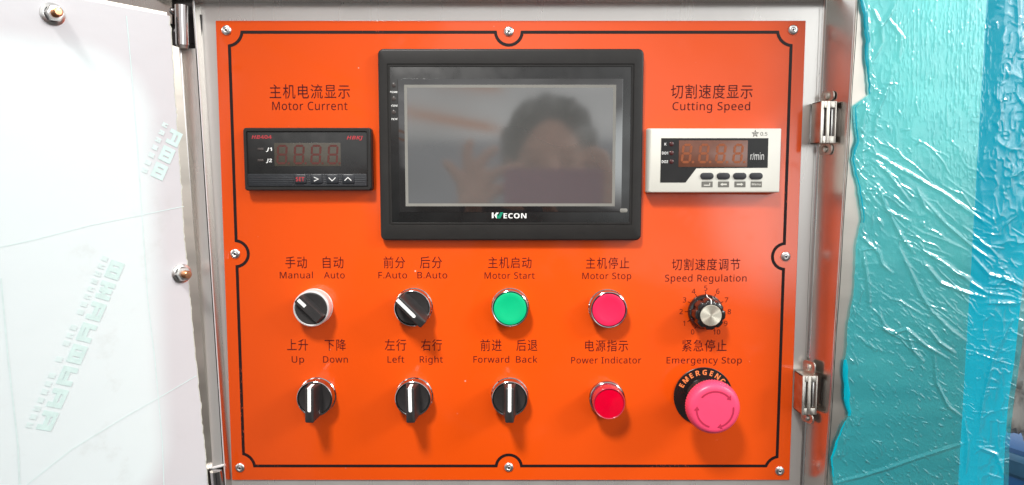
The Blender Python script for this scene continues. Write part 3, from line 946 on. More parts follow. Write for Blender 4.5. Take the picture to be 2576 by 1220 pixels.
bm = new(); lathe(bm, [(.0150, .001), (.0146, .0025), (.0125, .0045), (.0118, .0075), (.0112, .0215)], 56); obj('collar', bm, M['black_gloss'], es, False)
Rh = 21.2 * MM; HE = .0350
bm = new()
def knurl(a, i): return 1 + (.010 * math.cos(60 * a) if i in (2, 3, 4) else 0)
lathe(bm, [(.0105, .0200), (Rh * .90, .0231), (Rh * .985, .0243), (Rh * .995, .0268), (Rh * .99, .0293), (Rh * .965, .0318), (Rh * .91, .0337), (Rh * .84, .0348), (Rh * .76, HE), (Rh * .6, HE + .0001), (0, HE + .0002)], 240, mod=knurl)
head = obj('button_head', bm, M['estop'], es, False, smooth=50)
for a0, a1 in ((138, 44), (8, -68), (-107, -178)):
    bm = new(); r = Rh * .68; wd = .0013
    n = 16; s = 1 if a1 > a0 else -1
    aa = [math.radians(a0 + (a1 - a0) * k / n) for k in range(n + 1)]
    hz_ = HE + .0003
    for k in range(n):
        flat(bm, [(r_ * math.cos(q), r_ * math.sin(q)) for r_, q in ((r - wd / 2, aa[k]), (r + wd / 2, aa[k]), (r + wd / 2, aa[k + 1]), (r - wd / 2, aa[k + 1]))], hz_)
    bmesh.ops.remove_doubles(bm, verts=bm.verts, dist=1e-6)
    e = aa[-1]; tip = e + s * math.radians(13)
    flat(bm, [((r - .0022) * math.cos(e), (r - .0022) * math.sin(e)), ((r + .0022) * math.cos(e), (r + .0022) * math.sin(e)), (r * math.cos(tip), r * math.sin(tip))], hz_)
    obj('arrow', bm, M['estop_arrow'], head, False)

# ------------------------------------------------------------------ STRIKE BOXES on the right wall
def make_strike(label, uL, vT, vB, uF, tabs):
    """uL: left face at the back, uF: wall side of the front face; h 1 .. 17.5 mm"""
    hf = .0175
    o_ = U(uL, (vT + vB) / 2, .001)
    o = thing('latch_strike', label, 'latch', (o_[0], 0, o_[1]), 'nickel latch strikes on the right wall')
    xl = o_[0]; xr = U(uF, (vT + vB) / 2, hf)[0]
    zt = U(uF, vT, hf)[1]; zb = U(uF, vB, hf)[1]
    bm = new()
    # side and front as a folded sheet with two slots in the front
    s1 = (xl + (xr - xl) * .16, xl + (xr - xl) * .36); s2 = (xl + (xr - xl) * .58, xl + (xr - xl) * .90)
    zs0, zs1 = zb + (zt - zb) * .17, zb + (zt - zb) * .84
    th = .0009
    def bxx(x0, x1, z0, z1, h0, h1): rbox(bm, x0, z0, x1, z1, h0, h1, .00015, .0002, 2)
    xs = [xl, s1[0], s1[1], s2[0], s2[1], xr]
    bxx(xl, xl + th, zb, zt, .001, hf - th)
    bxx(xl, xr, zt - th, zt, .001, hf - th - .00005); bxx(xl, xr, zb, zb + th, .001, hf - th - .00005)
    for a, c in ((xs[0], xs[1]), (xs[2], xs[3]), (xs[4], xs[5])): bxx(a, c, zb, zt, hf - th, hf)
    for a, c in ((xs[1], xs[2]), (xs[3], xs[4])):
        bxx(a, c, zb, zs0, hf - th, hf - .00003); bxx(a, c, zs1, zt, hf - th, hf - .00003)
    obj('strike_body', bm, M['nickel'], o)
    bm = new(); rbox(bm, s1[0], zs0 - .0003, s1[1] + .0004, zs1 + .0003, hf - .0035, hf - .0022, .0002, .0001); rbox(bm, (s2[0] + s2[1]) / 2, zs0, s2[1] + .0004, zs1, hf - .0045, hf - .002, .0002, .0001)
    obj('slot_plate', bm, M['zinc'], o)
    bm = new(); rbox(bm, s2[0] - .001, zs0 - .001, (s2[0] + s2[1]) / 2, zs1 + .001, hf - .009, hf - .007, .0002, .0001); obj('slot_shade', bm, M['dark_and_shade'], o)
    for (v0, v1) in tabs:
        za, zc = U(uF, v0, .012)[1], U(uF, v1, .012)[1]
        bm = new()
        # tab lies against the wall: a slab whose outline is in (h, z)
        pts = rr_pts(.0008, min(za, zc), .0125, max(za, zc), .003, 5)
        P = [Vector((xr - .0042 + (p - .0015) * .40, -p, q)) for p, q in pts]
        A = [bm.verts.new(p) for p in P]; B = [bm.verts.new(p + Vector((-.0011, 0, 0))) for p in P]
        bm.faces.new(A); bm.faces.new(B)
        for k in range(len(A)): bm.faces.new((A[k], A[(k + 1) % len(A)], B[(k + 1) % len(A)], B[k]))
        tb = obj('tab', bm, M['nickel'], o)
        bm = new(); zc_ = (za + zc) / 2
        lathe(bm, [(.0030, 0), (.0030, .0006), (.0026, .0015), (.0014, .0022), (.0004, .0023), (.0003, .0016), (0, .0016)], 24)
        bmesh.ops.rotate(bm, verts=bm.verts, cent=(0, 0, 0), matrix=Matrix.Rotation(-math.radians(68), 3, 'Z'))
        bmesh.ops.translate(bm, verts=bm.verts, vec=(xr - .0042 + (.0066 - .0015) * .40 - .0011, -.0066, zc_))
        obj('screw', bm, M['nickel'], tb)
    return o


make_strike('nickel latch strike box on the right wall, level with the white meter', 2041.5, 254, 360, 2104, ((227, 252.5), (361.5, 389)))
make_strike('nickel latch strike box on the right wall, level with the emergency stop', 1996.5, 946, 1043.5, 2056, ((912, 944), (1045, 1068)))

# ------------------------------------------------------------------ DOOR (open, left)
PHI = math.radians(49.5)
P0 = X(428, 40, .025)
NRM = Vector((math.sin(PHI), -math.cos(PHI), 0))
door = thing('cabinet_door', 'open cabinet door backed by a white film covered sheet with bolts', 'door', (P0.x, P0.y, 0), None, (0, 0, PHI))
ORG[door] = Vector()


def DL(u, v):
    p = UH(u, v, P0, NRM) - Vector((P0.x, P0.y, 0))
    return (p.x * math.cos(PHI) + p.y * math.sin(PHI), p.z)


e_t, e_b = DL(428, 40), DL(531, 1290)
tl_ = DL(150, -12)
sl = (e_t[1] - tl_[1]) / (e_t[0] - tl_[0])
XL = -.34
# ragged film edge on the hinge side
edge = []
nE = 160
for k in range(nE + 1):
    f = k / nE
    uu, vv = (428 + (465 - 428) * f / .456 if f < .456 else 465 + (531 - 465) * (f - .456) / .544), 40 + 1250 * f
    x, z = DL(uu, vv)
    edge.append((x + random.gauss(0, .00022) + (.0008 if random.random() < .04 else 0), z))
out = [(XL, e_t[1] + sl * (XL - e_t[0]))] + edge + [(XL, e_b[1] - .02)]
m = bpy.data.materials.new('white_film_sheet'); m.use_nodes = True
t = NT(m.node_tree); b = m.node_tree.nodes['Principled BSDF']
co = t.n('ShaderNodeTexCoord').outputs['Object']
sp = t.n('ShaderNodeSeparateXYZ'); t.l(co, sp.inputs[0])
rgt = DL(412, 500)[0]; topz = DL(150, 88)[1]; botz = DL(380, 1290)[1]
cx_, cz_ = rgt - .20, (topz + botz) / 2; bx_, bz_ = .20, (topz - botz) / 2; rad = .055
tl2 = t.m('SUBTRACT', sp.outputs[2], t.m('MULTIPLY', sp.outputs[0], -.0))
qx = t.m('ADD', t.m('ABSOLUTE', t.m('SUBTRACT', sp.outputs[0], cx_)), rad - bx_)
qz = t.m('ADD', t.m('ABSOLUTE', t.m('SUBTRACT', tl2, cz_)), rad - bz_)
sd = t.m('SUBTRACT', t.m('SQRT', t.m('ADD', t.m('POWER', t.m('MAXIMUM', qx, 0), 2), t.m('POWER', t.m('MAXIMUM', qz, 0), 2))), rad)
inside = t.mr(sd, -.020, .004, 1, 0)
colr = t.mix(inside, (.67, .665, .69, 1), (.80, .89, .90, 1))  # brightness through the door's window opening, painted as a whiter rounded area
sm = t.m('MULTIPLY', t.mr(t.noise(co, 28, 5, .65), .56, .72), t.mr(t.noise(co, 7, 2), .52, .62))
colr = t.mix(t.m('MULTIPLY', sm, .16), colr, (.45, .46, .42, 1))
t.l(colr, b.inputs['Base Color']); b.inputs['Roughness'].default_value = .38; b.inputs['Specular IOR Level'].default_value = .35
bn = t.n('ShaderNodeBump'); bn.inputs['Strength'].default_value = .25; bn.inputs['Distance'].default_value = .0012
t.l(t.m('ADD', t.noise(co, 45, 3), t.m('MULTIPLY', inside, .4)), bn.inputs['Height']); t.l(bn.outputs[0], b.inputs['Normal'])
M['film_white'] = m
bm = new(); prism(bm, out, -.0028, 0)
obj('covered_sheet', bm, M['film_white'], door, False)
# torn yellowish rim along the hinge side
bm = new(); ribbon(bm, [(x - .0002, z) for x, z in edge], .0005, .0002); obj('torn_edge', bm, M['film_edge'], door, False)
# steel stile behind the sheet
a, c = DL(437, 30), DL(540, 1290)
a2 = DL(441, 118)
bm = new(); prism(bm, [(XL, e_t[1] + .004 + sl * (XL - e_t[0])), (e_t[0] - .001, e_t[1] + .003), (e_t[0] + .0005, DL(440, 112)[1]), (DL(455, 118)[0], DL(455, 118)[1]), (DL(549, 1290)[0], DL(549, 1290)[1]), (XL, e_b[1] - .02)], -.012, -.0032)
obj('steel_stile', bm, M['steel_warm'], door, False)
# film creases
bm = new()
for pts in ([(318, 40), (330, 170), (345, 360), (357, 540), (372, 760), (390, 910), (408, 1110), (415, 1290)],):
    ribbon(bm, [DL(*p) for p in pts], .0007, .00015)
ribbon(bm, [DL(*p) for p in [(-10, 624), (90, 602), (230, 566), (360, 540), (462, 519)]], .0006, .00018)
ribbon(bm, [DL(*p) for p in [(60, 1225), (180, 1130), (320, 1045), (400, 1000), (494, 945)]], .0006, .00021)
ribbon(bm, [DL(*p) for p in [(2, 700), (20, 900), (45, 1120), (52, 1290)]], .0010, .00024)
obj('film_crease', bm, M['teal_print_faint'], door, False)


# washed-out printed row on the film, illegible blocks of strokes
def glyph(bm, o, ex, ez, w_, h_, seed, hh, heavy):
    r_ = random.Random(seed)
    def P(a, c_): return (o[0] + ex[0] * a * w_ + ez[0] * c_ * h_, o[1] + ex[1] * a * w_ + ez[1] * c_ * h_)
    n = 0
    def bar(a0, c0, a1, c1):
        nonlocal n
        n += 1; flat(bm, [P(a0, c0), P(a1, c0), P(a1, c1), P(a0, c1)], hh + n * 4e-6)
    s = heavy
    k = r_.choice((0, 1, 2, 3))
    bar(0, 0, s, 1); bar(1 - s, 0, 1, 1)
    if k in (0, 2): bar(s, 1 - s, 1 - s, 1)
    if k in (0, 1): bar(s, 0, 1 - s, s)
    if k in (1, 2, 3): bar(s, .42, 1 - s, .42 + s)
    if k in (0, 3): bar(.5 - s / 2, .05, .5 + s / 2, .9)


bm = new(); o0 = Vector(DL(128, 1085)); o1 = Vector(DL(318, 655)); ex = (o1 - o0).normalized(); ez = Vector((-ex.y, ex.x)); Ltot = (o1 - o0).length
for k in range(8): glyph(bm, o0 + ex * Ltot * k / 8, ex, ez, Ltot / 8 * .82, Ltot / 8 * .62, k + 3, .0003, .27)
obj('film_print', bm, M['teal_print'], door, False)
bm = new()
for k in range(3): glyph(bm, Vector(DL(408, 455)) + ex * Ltot * k / 9, ex, ez, Ltot / 8 * .74, Ltot / 8 * .6, k + 31, .0003, .27)
obj('film_print', bm, M['teal_print'], door, False)
bm = new()
for k in range(22):
    if random.random() < .12: continue
    glyph(bm, o0 + ez * Ltot * .098 + ex * Ltot * (k / 22), ex, ez, Ltot / 22 * .6, Ltot / 22 * .7, k + 60, .0003, .34)
obj('film_print', bm, M['teal_print_faint'], door, False)
bm = new()
for k in range(7): glyph(bm, Vector(DL(408, 455)) + ez * Ltot * .10 + ex * Ltot * k / 20, ex, ez, Ltot / 22 * .6, Ltot / 22 * .7, k + 90, .0003, .34)
obj('film_print', bm, M['teal_print_faint'], door, False)
# flanged nuts with the coppered bolt ends
for (u, v) in ((132, 36), (456, 688)):
    p = DL(u, v)
    bm = new(); lathe(bm, [(.0078, 0), (.0076, .0008), (.0062, .0016), (.0056, .0018)], 36, p)
    lathe(bm, [(.0058, .0016), (.0058, .0052), (.0050, .0062), (.0032, .0064)], 6, p)
    nt = obj('nut', bm, M['zinc'], door, False, smooth=25)
    bm = new(); prof = [(.0031, .004)]
    for k in range(9): prof += [(.0031, .0064 + k * .0006), (.0027, .0067 + k * .0006)]
    prof += [(.0022, .0122), (0, .0123)]
    lathe(bm, prof, 24, p); obj('bolt_end', bm, M['copper'], nt, False)

# ------------------------------------------------------------------ HINGES
for lab, (u0, v0), (u1, v1), ext in (('upper polished hinge barrel beside the top corner of the open door', (456, 14), (456, 114), 0), ('lower polished hinge barrel at the bottom corner of the open door', (543, 1184), (556, 1300), 1)):
    hb = .012
    a = X(u0, v0, hb); c = X(u1 + (3 if not ext else 0), v1, hb)
    o = thing('hinge', lab, 'hinge', (c.x, c.y, c.z), 'polished door hinges')
    bm = new()
    ax_ = (c - a).normalized()
    rr_ = .0050 if not ext else .0047
    tube(bm, a, c, rr_, rr_, 32); bmesh.ops.bevel(bm, geom=[e_ for e_ in bm.edges if abs(e_.calc_face_angle(0)) > 1.2], offset=.0006, segments=2, affect='EDGES')
    obj('barrel', bm, M['chrome'], o)
    bm = new(); tube(bm, c, c + ax_ * .0025, rr_ * .9, rr_ * .8, 20); obj('pin', bm, M['dark_steel'], o)
    # leaf going back to the cabinet and a ball-headed screw
    bm = new(); lw = .010 if not ext else .0035
    quadbox(bm, [a + Vector((.001, .012, -.004)), a + Vector((lw, .012, -.004)), c + Vector((lw, .012, .004)), c + Vector((.001, .012, .004)),
                 a + Vector((.001, .0135, -.004)), a + Vector((lw, .0135, -.004)), c + Vector((lw, .0135, .004)), c + Vector((.001, .0135, .004))])
    obj('leaf', bm, M['dark_and_shade'], o)
    if not ext:
        for (uu, vv, rad_) in ((441, 27, .0032), (452, 78, .0030)):
            bm = new(); p = X(uu - 4, vv, .010)
            lathe(bm, [(rad_, .004), (rad_, .008), (rad_ * .8, .0105), (rad_ * .4, .0118), (0, .0121)], 24, (p.x - .001, p.z)); obj('screw', bm, M['chrome'], o)

# ------------------------------------------------------------------ BLUE PROTECTIVE FILM
LEFT = [(2166, -160), (2161, 0), (2172, 60), (2174, 100), (2177, 180), (2181, 240), (2143, 268), (2142, 285), (2149, 350), (2140, 380), (2138, 400), (2152, 475), (2164, 550), (2152, 600), (2147, 710), (2132, 810),
        (2122, 910), (2124, 985), (2132, 1045), (2107, 1090), (2087, 1150), (2092, 1220), (2085, 1380)]
RIGHT = [(2660, -160), (2618, 300), (2588, 640), (2564, 860), (2543, 1010), (2533, 1110), (2530, 1220), (2527, 1380)]
NU, NV = 400, 1000
vv = np.linspace(-120, 1330, NV)
ul = np.interp(vv, [p[1] for p in LEFT], [p[0] for p in LEFT]); ur = np.interp(vv, [p[1] for p in RIGHT], [p[0] for p in RIGHT])
jag = np.convolve(rng.normal(0, 1, NV + 8), np.hanning(15) / 7, 'same')[4:-4] * 1.6 + np.convolve(rng.normal(0, 1, NV + 40), np.hanning(41) / 20, 'same')[20:-20] * 5
ul = ul + jag
s = np.linspace(0, 1, NU)
UU = ul[:, None] + (ur - ul)[:, None] * s[None, :]
VV = np.repeat(vv[:, None], NU, 1)
HH = np.zeros_like(UU)


def crease(pts, amp, wid, taper=True):
    """raise a rounded ridge along a pixel polyline"""
    global HH
    P = np.array(pts, float); seg = np.diff(P, axis=0); Ls = np.hypot(seg[:, 0], seg[:, 1]); tot = Ls.sum(); acc = 0
    best = None
    m4 = wid * 3.5
    j0 = max(int((P[:, 1].min() - m4 - vv[0]) / (vv[1] - vv[0])), 0); j1 = min(int((P[:, 1].max() + m4 - vv[0]) / (vv[1] - vv[0])) + 2, NV)
    if j1 <= j0: return
    ulm = ul[j0:j1].min(); wmin = (ur - ul)[j0:j1]
    f0 = ((P[:, 0].min() - m4 - ul[j0:j1]) / wmin).min(); f1 = ((P[:, 0].max() + m4 - ul[j0:j1]) / wmin).max()
    i0 = max(int(f0 * (NU - 1)), 0); i1 = min(int(f1 * (NU - 1)) + 2, NU)
    if i1 <= i0: return
    u_ = UU[j0:j1, i0:i1]; v_ = VV[j0:j1, i0:i1]
    dmin = np.full(u_.shape, 1e9); tt = np.zeros(u_.shape)
    for k in range(len(seg)):
        L2 = max(Ls[k] ** 2, 1e-9)
        q = np.clip(((u_ - P[k, 0]) * seg[k, 0] + (v_ - P[k, 1]) * seg[k, 1]) / L2, 0, 1)
        d = np.hypot(u_ - P[k, 0] - q * seg[k, 0], v_ - P[k, 1] - q * seg[k, 1])
        sel = d < dmin
        dmin = np.where(sel, d, dmin); tt = np.where(sel, (acc + q * Ls[k]) / tot, tt)
        acc += Ls[k]
    tp = np.sin(PI * np.clip(tt, .0, 1)) ** .6 if taper else 1
    HH[j0:j1, i0:i1] += amp * tp * np.exp(-(dmin / wid) ** 2)


def wiggle(p, q, n, j):
    P = np.linspace(p, q, n); P[1:-1] += rng.normal(0, j, (n - 2, 2)); return [tuple(x) for x in P]


BIG = [[(2156, 362), (2190, 385), (2270, 430), (2370, 485), (2430, 530), (2490, 570)], [(2185, 400), (2225, 430), (2255, 470), (2285, 512)], [(2310, 490), (2370, 560), (2440, 620), (2500, 660)],
       [(2205, 465), (2225, 530), (2290, 560)], [(2252, 610), (2287, 685), (2312, 740), (2342, 785), (2387, 830), (2430, 860)], [(2270, 610), (2362, 655), (2412, 690), (2477, 735), (2550, 745)],
       [(2317, 655), (2362, 710), (2412, 732), (2477, 750)], [(2207, 770), (2219, 825), (2240, 838), (2277, 828), (2327, 870), (2387, 905)], [(2327, 820), (2357, 860), (2402, 890)], [(2277, 830), (2292, 880), (2322, 912)],
       [(2387, 680), (2442, 702)], [(2092, 1214), (2160, 1196), (2237, 1172), (2300, 1150), (2417, 1115), (2440, 1100)], [(2160, 590), (2190, 620), (2210, 640)], [(2215, 500), (2260, 590), (2300, 640)],
       [(2200, 610), (2215, 665), (2245, 690)], [(2165, 620), (2178, 700), (2186, 780)], [(2345, 880), (2352, 960), (2380, 1020), (2420, 1050)], [(2420, 1050), (2430, 1110), (2425, 1190)],
       [(2440, 640), (2480, 690), (2540, 705), (2570, 740)], [(2490, 720), (2520, 700), (2575, 720)], [(2470, 760), (2560, 762)], [(2450, 1120), (2500, 1140), (2520, 1200)], [(2540, 800), (2490, 900), (2465, 1010), (2455, 1090)],
       [(2190, 20), (2210, 60), (2215, 110)], [(2195, 90), (2230, 45), (2250, 10)], [(2215, 110), (2185, 160), (2180, 230)], [(2230, 45), (2262, 90), (2255, 160)], [(2240, 190), (2200, 290), (2195, 340)],
       [(2178, 0), (2180, 120), (2184, 240)], [(2180, 250), (2168, 300), (2160, 340), (2172, 365)], [(2300, 470), (2322, 520), (2350, 545)]]
for P in BIG: crease(P, rng.uniform(.0006, .0011), rng.uniform(4.0, 6.0))
for P in BIG[:14]: crease([(x + rng.uniform(8, 16), y + rng.uniform(-10, -3)) for x, y in P], -.0005, 8)
# fine rows of vertical glints over the upper part
for k in range(800):
    u = rng.uniform(2235, 2480); v = rng.uniform(-40, 345)
    if v < 10 and rng.random() < .5: continue
    if u < 2330 and v > 260 and rng.random() < .6: continue
    u = 2250 + round((u - 2250) / 11) * 11 + rng.normal(0, 1.5) + (v - 100) * -.02
    crease(wiggle((u, v), (u - rng.uniform(0, 3), v + rng.uniform(7, 22)), 3, .6), rng.uniform(.00015, .00045), rng.uniform(1.2, 1.7))
for k in range(60):
    u = rng.uniform(2330, 2475); v = rng.uniform(350, 480)
    crease(wiggle((u, v), (u + rng.uniform(-3, 3), v + rng.uniform(5, 16)), 3, .6), rng.uniform(.0002, .0005), 1.6)
# slanting short folds lower down
for k in range(760):
    v = rng.uniform(700, 1300); u = rng.uniform(2110, 2440)
    if 880 < v < 960 and rng.random() < .3: continue
    L_ = rng.uniform(8, 26); a = math.radians(rng.normal(38, 14))
    crease(wiggle((u, v), (u + L_ * math.cos(a), v + L_ * math.sin(a)), 3, .8), rng.uniform(.0002, .00065), rng.uniform(1.3, 2.0))
for k in range(110):
    v = rng.uniform(560, 1300); u = rng.uniform(2430, 2560)
    L_ = rng.uniform(10, 50); a = math.radians(rng.normal(12, 25))
    crease(wiggle((u, v), (u + L_ * math.cos(a), v + L_ * math.sin(a)), 4, 2), rng.uniform(.0003, .0009), rng.uniform(1.6, 2.6))
for k in range(80):
    v = rng.uniform(-60, 560); u = rng.uniform(2480, 2600)
    L_ = rng.uniform(10, 45); a = rng.uniform(0, PI)
    crease(wiggle((u, v), (u + L_ * math.cos(a), v + L_ * math.sin(a)), 4, 3), rng.uniform(.0003, .0007), rng.uniform(2.2, 3.6))
for k in range(90):
    v = rng.uniform(200, 640); f = rng.uniform(0, .14) if rng.random() < .7 else rng.uniform(0, .4); u = np.interp(v, vv, ul) + f * 420
    L_ = rng.uniform(12, 45); a = math.radians(rng.normal(50, 35))
    crease(wiggle((u, v), (u + L_ * math.cos(a), v + L_ * math.sin(a)), 4, 2.5), rng.uniform(.0004, .0013), rng.uniform(1.6, 3))
for k in range(70):
    v = rng.uniform(0, 1250); u = np.interp(v, vv, ul) + rng.uniform(0, 22)
    L_ = rng.uniform(10, 34); a = math.radians(rng.normal(80, 25))
    crease(wiggle((u, v), (u + L_ * math.cos(a), v + L_ * math.sin(a)), 4, 1.5), rng.uniform(.0004, .0012), rng.uniform(1.6, 2.6))
HH *= .55
for k in range(46):
    v = rng.uniform(330, 900); u = rng.uniform(2140, 2420); L_ = rng.uniform(50, 170); a = math.radians(rng.normal(38, 9))
    crease(wiggle((u, v), (u + L_ * math.cos(a), v + L_ * math.sin(a)), 6, 3.5), rng.uniform(.00025, .0007), rng.uniform(1.8, 3.4))
for P in BIG: crease([(x + rng.uniform(-2, 2), y + rng.uniform(-2, 2)) for x, y in P], rng.uniform(.0004, .0009), rng.uniform(3.0, 4.2))
# gentle billows
for k in range(26):
    cu_, cv_ = rng.uniform(2150, 2600), rng.uniform(-60, 1300); su, sv_ = rng.uniform(25, 60), rng.uniform(30, 90)
    HH += rng.uniform(-.0006, .0007) * np.exp(-((UU - cu_) / su) ** 2 - ((VV - cv_) / sv_) ** 2)
def vnoise(cu_, cv_):
    """smooth value noise with cells cu_ x cv_ pixels"""
    nu, nv = int(700 / cu_) + 4, int(1600 / cv_) + 4
    G_ = rng.random((nv, nu)); fu = (UU - 2050) / cu_; fv = (VV + 140) / cv_
    iu = np.clip(fu.astype(int), 0, nu - 2); iv = np.clip(fv.astype(int), 0, nv - 2)
    a = np.clip(fu - iu, 0, 1); b_ = np.clip(fv - iv, 0, 1); a = a * a * (3 - 2 * a); b_ = b_ * b_ * (3 - 2 * b_)
    return (G_[iv, iu] * (1 - a) + G_[iv, iu + 1] * a) * (1 - b_) + (G_[iv + 1, iu] * (1 - a) + G_[iv + 1, iu + 1] * a) * b_
def ridged(cu_, cv_): return (1 - np.abs(2 * vnoise(cu_, cv_) - 1)) ** 3
free = np.clip((UU - (line_at(*PE, 0) + (VV) * (2410 - 2482) / 1220)) / 40, 0, 1)
lower = np.clip((VV - 560) / 120, 0, 1)
nearl = np.exp(-((UU - ul[:, None]) / 60) ** 2)
HH += (.00012 + .0003 * nearl + .00045 * free * (1 - .55 * lower)) * ridged(44, 60) + (.00008 + .00018 * nearl + .00022 * free * (1 - .4 * lower)) * ridged(17, 24)
HH += (.00007 * ridged(9, 16) + .00013 * ridged(7, 30) * (1 - lower) * (1 - free)) * np.clip(vnoise(40, 70) * 2.4 - .6, 0, 1)
HH += .0016 + free * .0012
HH = np.maximum(HH, .0004)
hab = HR + HH
# unproject every grid point onto its own height
d0 = np.array(RT)[None, None] * (UU - 1288)[..., None] + np.array(UP)[None, None] * (610 - VV)[..., None] + np.array(FW)[None, None] * F
tpar = (D - HR) / d0[..., 1]
PX_ = d0 * tpar[..., None] + np.array(CAM)
PX_[..., 1] = -hab
co_ = PX_.reshape(-1, 3)
idx = np.arange(NU * NV).reshape(NV, NU)
fc = np.stack([idx[:-1, :-1], idx[:-1, 1:], idx[1:, 1:], idx[1:, :-1]], -1).reshape(-1, 4)
film_org = np.array([X(2320, 1220, HR)[0], -HR, X(2320, 1220, HR)[2]])


def grid_obj(name, co, fc, mt):
    me = bpy.data.meshes.new(name); me.from_pydata((co - film_org).tolist(), [], fc.tolist()); me.update()
    for p in me.polygons: p.use_smooth = True
    me.materials.append(mt); o = bpy.data.objects.new(name, me); COL.objects.link(o); return o


def film_mat(name, tint, body, amount, rough=.12, gloss=.75):
    m = bpy.data.materials.new(name); m.use_nodes = True
    t = NT(m.node_tree); m.node_tree.nodes.clear()
    co = t.n('ShaderNodeTexCoord').outputs['Object']
    nz = t.noise(co, 18, 3)
    tr = t.n('ShaderNodeBsdfTransparent'); t.l(t.ramp(nz, [(.3, tuple(x * .93 for x in tint) + (1,)), (.7, tuple(min(x * 1.05, 1) for x in tint) + (1,))], 'LINEAR'), tr.inputs[0])
    df = t.n('ShaderNodeBsdfDiffuse'); df.inputs[0].default_value = tuple(body) + (1,)
    gl = t.n('ShaderNodeBsdfGlossy'); gl.inputs['Roughness'].default_value = rough; gl.inputs[0].default_value = (.95, 1, 1, 1)
    mx = t.n('ShaderNodeMixShader'); mx.inputs[0].default_value = amount; t.l(tr.outputs[0], mx.inputs[1]); t.l(df.outputs[0], mx.inputs[2])
    fr = t.n('ShaderNodeFresnel'); fr.inputs[0].default_value = 1.5
    m2 = t.n('ShaderNodeMixShader'); t.l(t.m('MINIMUM', t.m('MULTIPLY', fr.outputs[0], gloss), .22), m2.inputs[0]); t.l(mx.outputs[0], m2.inputs[1]); t.l(gl.outputs[0], m2.inputs[2])
    o = t.n('ShaderNodeOutputMaterial'); t.l(m2.outputs[0], o.inputs[0])
    return m


M['film'] = film_mat('blue_film', (.48, .95, .98), (.06, .74, .88), .25, .13, .6)
M['film_deep'] = film_mat('blue_film_backing', (.0, .30, .4), (.0, .54, .72), .97, .5, .02)
M['film_roll'] = film_mat('bunched_blue_film', (.05, .70, .80), (.0, .60, .74), .55, .12)
film = thing('protective_film', 'wrinkled translucent blue protective film peeling off the steel panel at right', 'plastic film', tuple(film_org))
fs = grid_obj('film_sheet', co_, fc, M['film']); fs.parent = film
# folded-over second layer hanging past the edge of the steel sheet
sel = s[None, :] * np.ones((NV, 1))
edge_u = 2482 + vv * (2410 - 2482) / 1220 + 2
NB = 60
s2 = np.linspace(0, 1, NB)
U2 = edge_u[:, None] + (ur - 3 - edge_u)[:, None] * s2
V2 = np.repeat(vv[:, None], NB, 1)
d2 = np.array(RT)[None, None] * (U2 - 1288)[..., None] + np.array(UP)[None, None] * (610 - V2)[..., None] + np.array(FW)[None, None] * F
P2 = d2 * ((D - HR) / d2[..., 1])[..., None] + np.array(CAM)
P2[..., 1] = -(HR - .0012 + .0006 * np.sin(U2 / 29 + V2 / 61) * np.sin(V2 / 47))
i2 = np.arange(NB * NV).reshape(NV, NB)
f2 = np.stack([i2[:-1, :-1], i2[:-1, 1:], i2[1:, 1:], i2[1:, :-1]], -1).reshape(-1, 4)
fb = grid_obj('film_flap', P2.reshape(-1, 3), f2, M['film_deep']); fb.parent = film

for va, vb, off, rad0 in ((-100, 236, 7, .0011), (262, 560, 10, .0006), (905, 1046, 5, .0020), (1060, 1200, 5, .0006)):
    bm = new(); n = int((vb - va) / 4); ringp = None
    for k in range(n + 1):
        f = k / n; v_ = va + (vb - va) * f
        u_ = np.interp(v_, vv, ul) + off + .8 * math.sin(v_ / 37)
        rx_ = rad0 * (.2 + math.sin(PI * min(max(f, .03), .97)) ** .5) * (1 + .22 * math.sin(v_ / 41.3) + .08 * math.sin(v_ / 11.1))
        c_ = X(u_, v_, HR + .0022)
        ring = [bm.verts.new((c_.x + rx_ * 1.2 * math.cos(2 * PI * q / 9) * (1 + .1 * math.sin(q * 2.4 + v_ / 11)), c_.y + rx_ * .35 * math.sin(2 * PI * q / 9) * (1 + .15 * math.sin(q * 3.1 + v_ / 8)), c_.z)) for q in range(9)]
        if ringp:
            for q in range(9): bm.faces.new((ringp[q], ringp[(q + 1) % 9], ring[(q + 1) % 9], ring[q]))
        ringp = ring
    obj('film_roll', bm, M['film_roll'], film, True, smooth=60)

# ------------------------------------------------------------------ background at the far right
# crumpled clear bag
m = mat('clear_plastic_bag', (.62, .59, .55), .25, coat=.6, var=.25, vscale=14, bump=.3, bscale=60)
M['bag'] = m
bm = new()
bc = UH(2610, 860, Vector((0, .10, 0)), Vector((0, 1, 0)))
bmesh.ops.create_icosphere(bm, subdivisions=5, radius=1)
from mathutils import noise as mnoise
for v in bm.verts:
    d = v.co.normalized()
    n1 = mnoise.noise(d * 2.3 + Vector((3, 1, 7))); n2 = abs(mnoise.noise(d * 6.5)); n3 = abs(mnoise.noise(d * 15))
    r = 1 + .22 * n1 - .22 * n2 - .10 * n3
    v.co = Vector((d.x * .042 * r, d.y * .05 * r, d.z * .105 * r))
bag = obj('plastic_bag', bm, M['bag'], None, False, smooth=180); bag.location = bc
tag(bag, 'crumpled clear plastic bag behind the blue film on top of the blue drum', 'plastic bag')
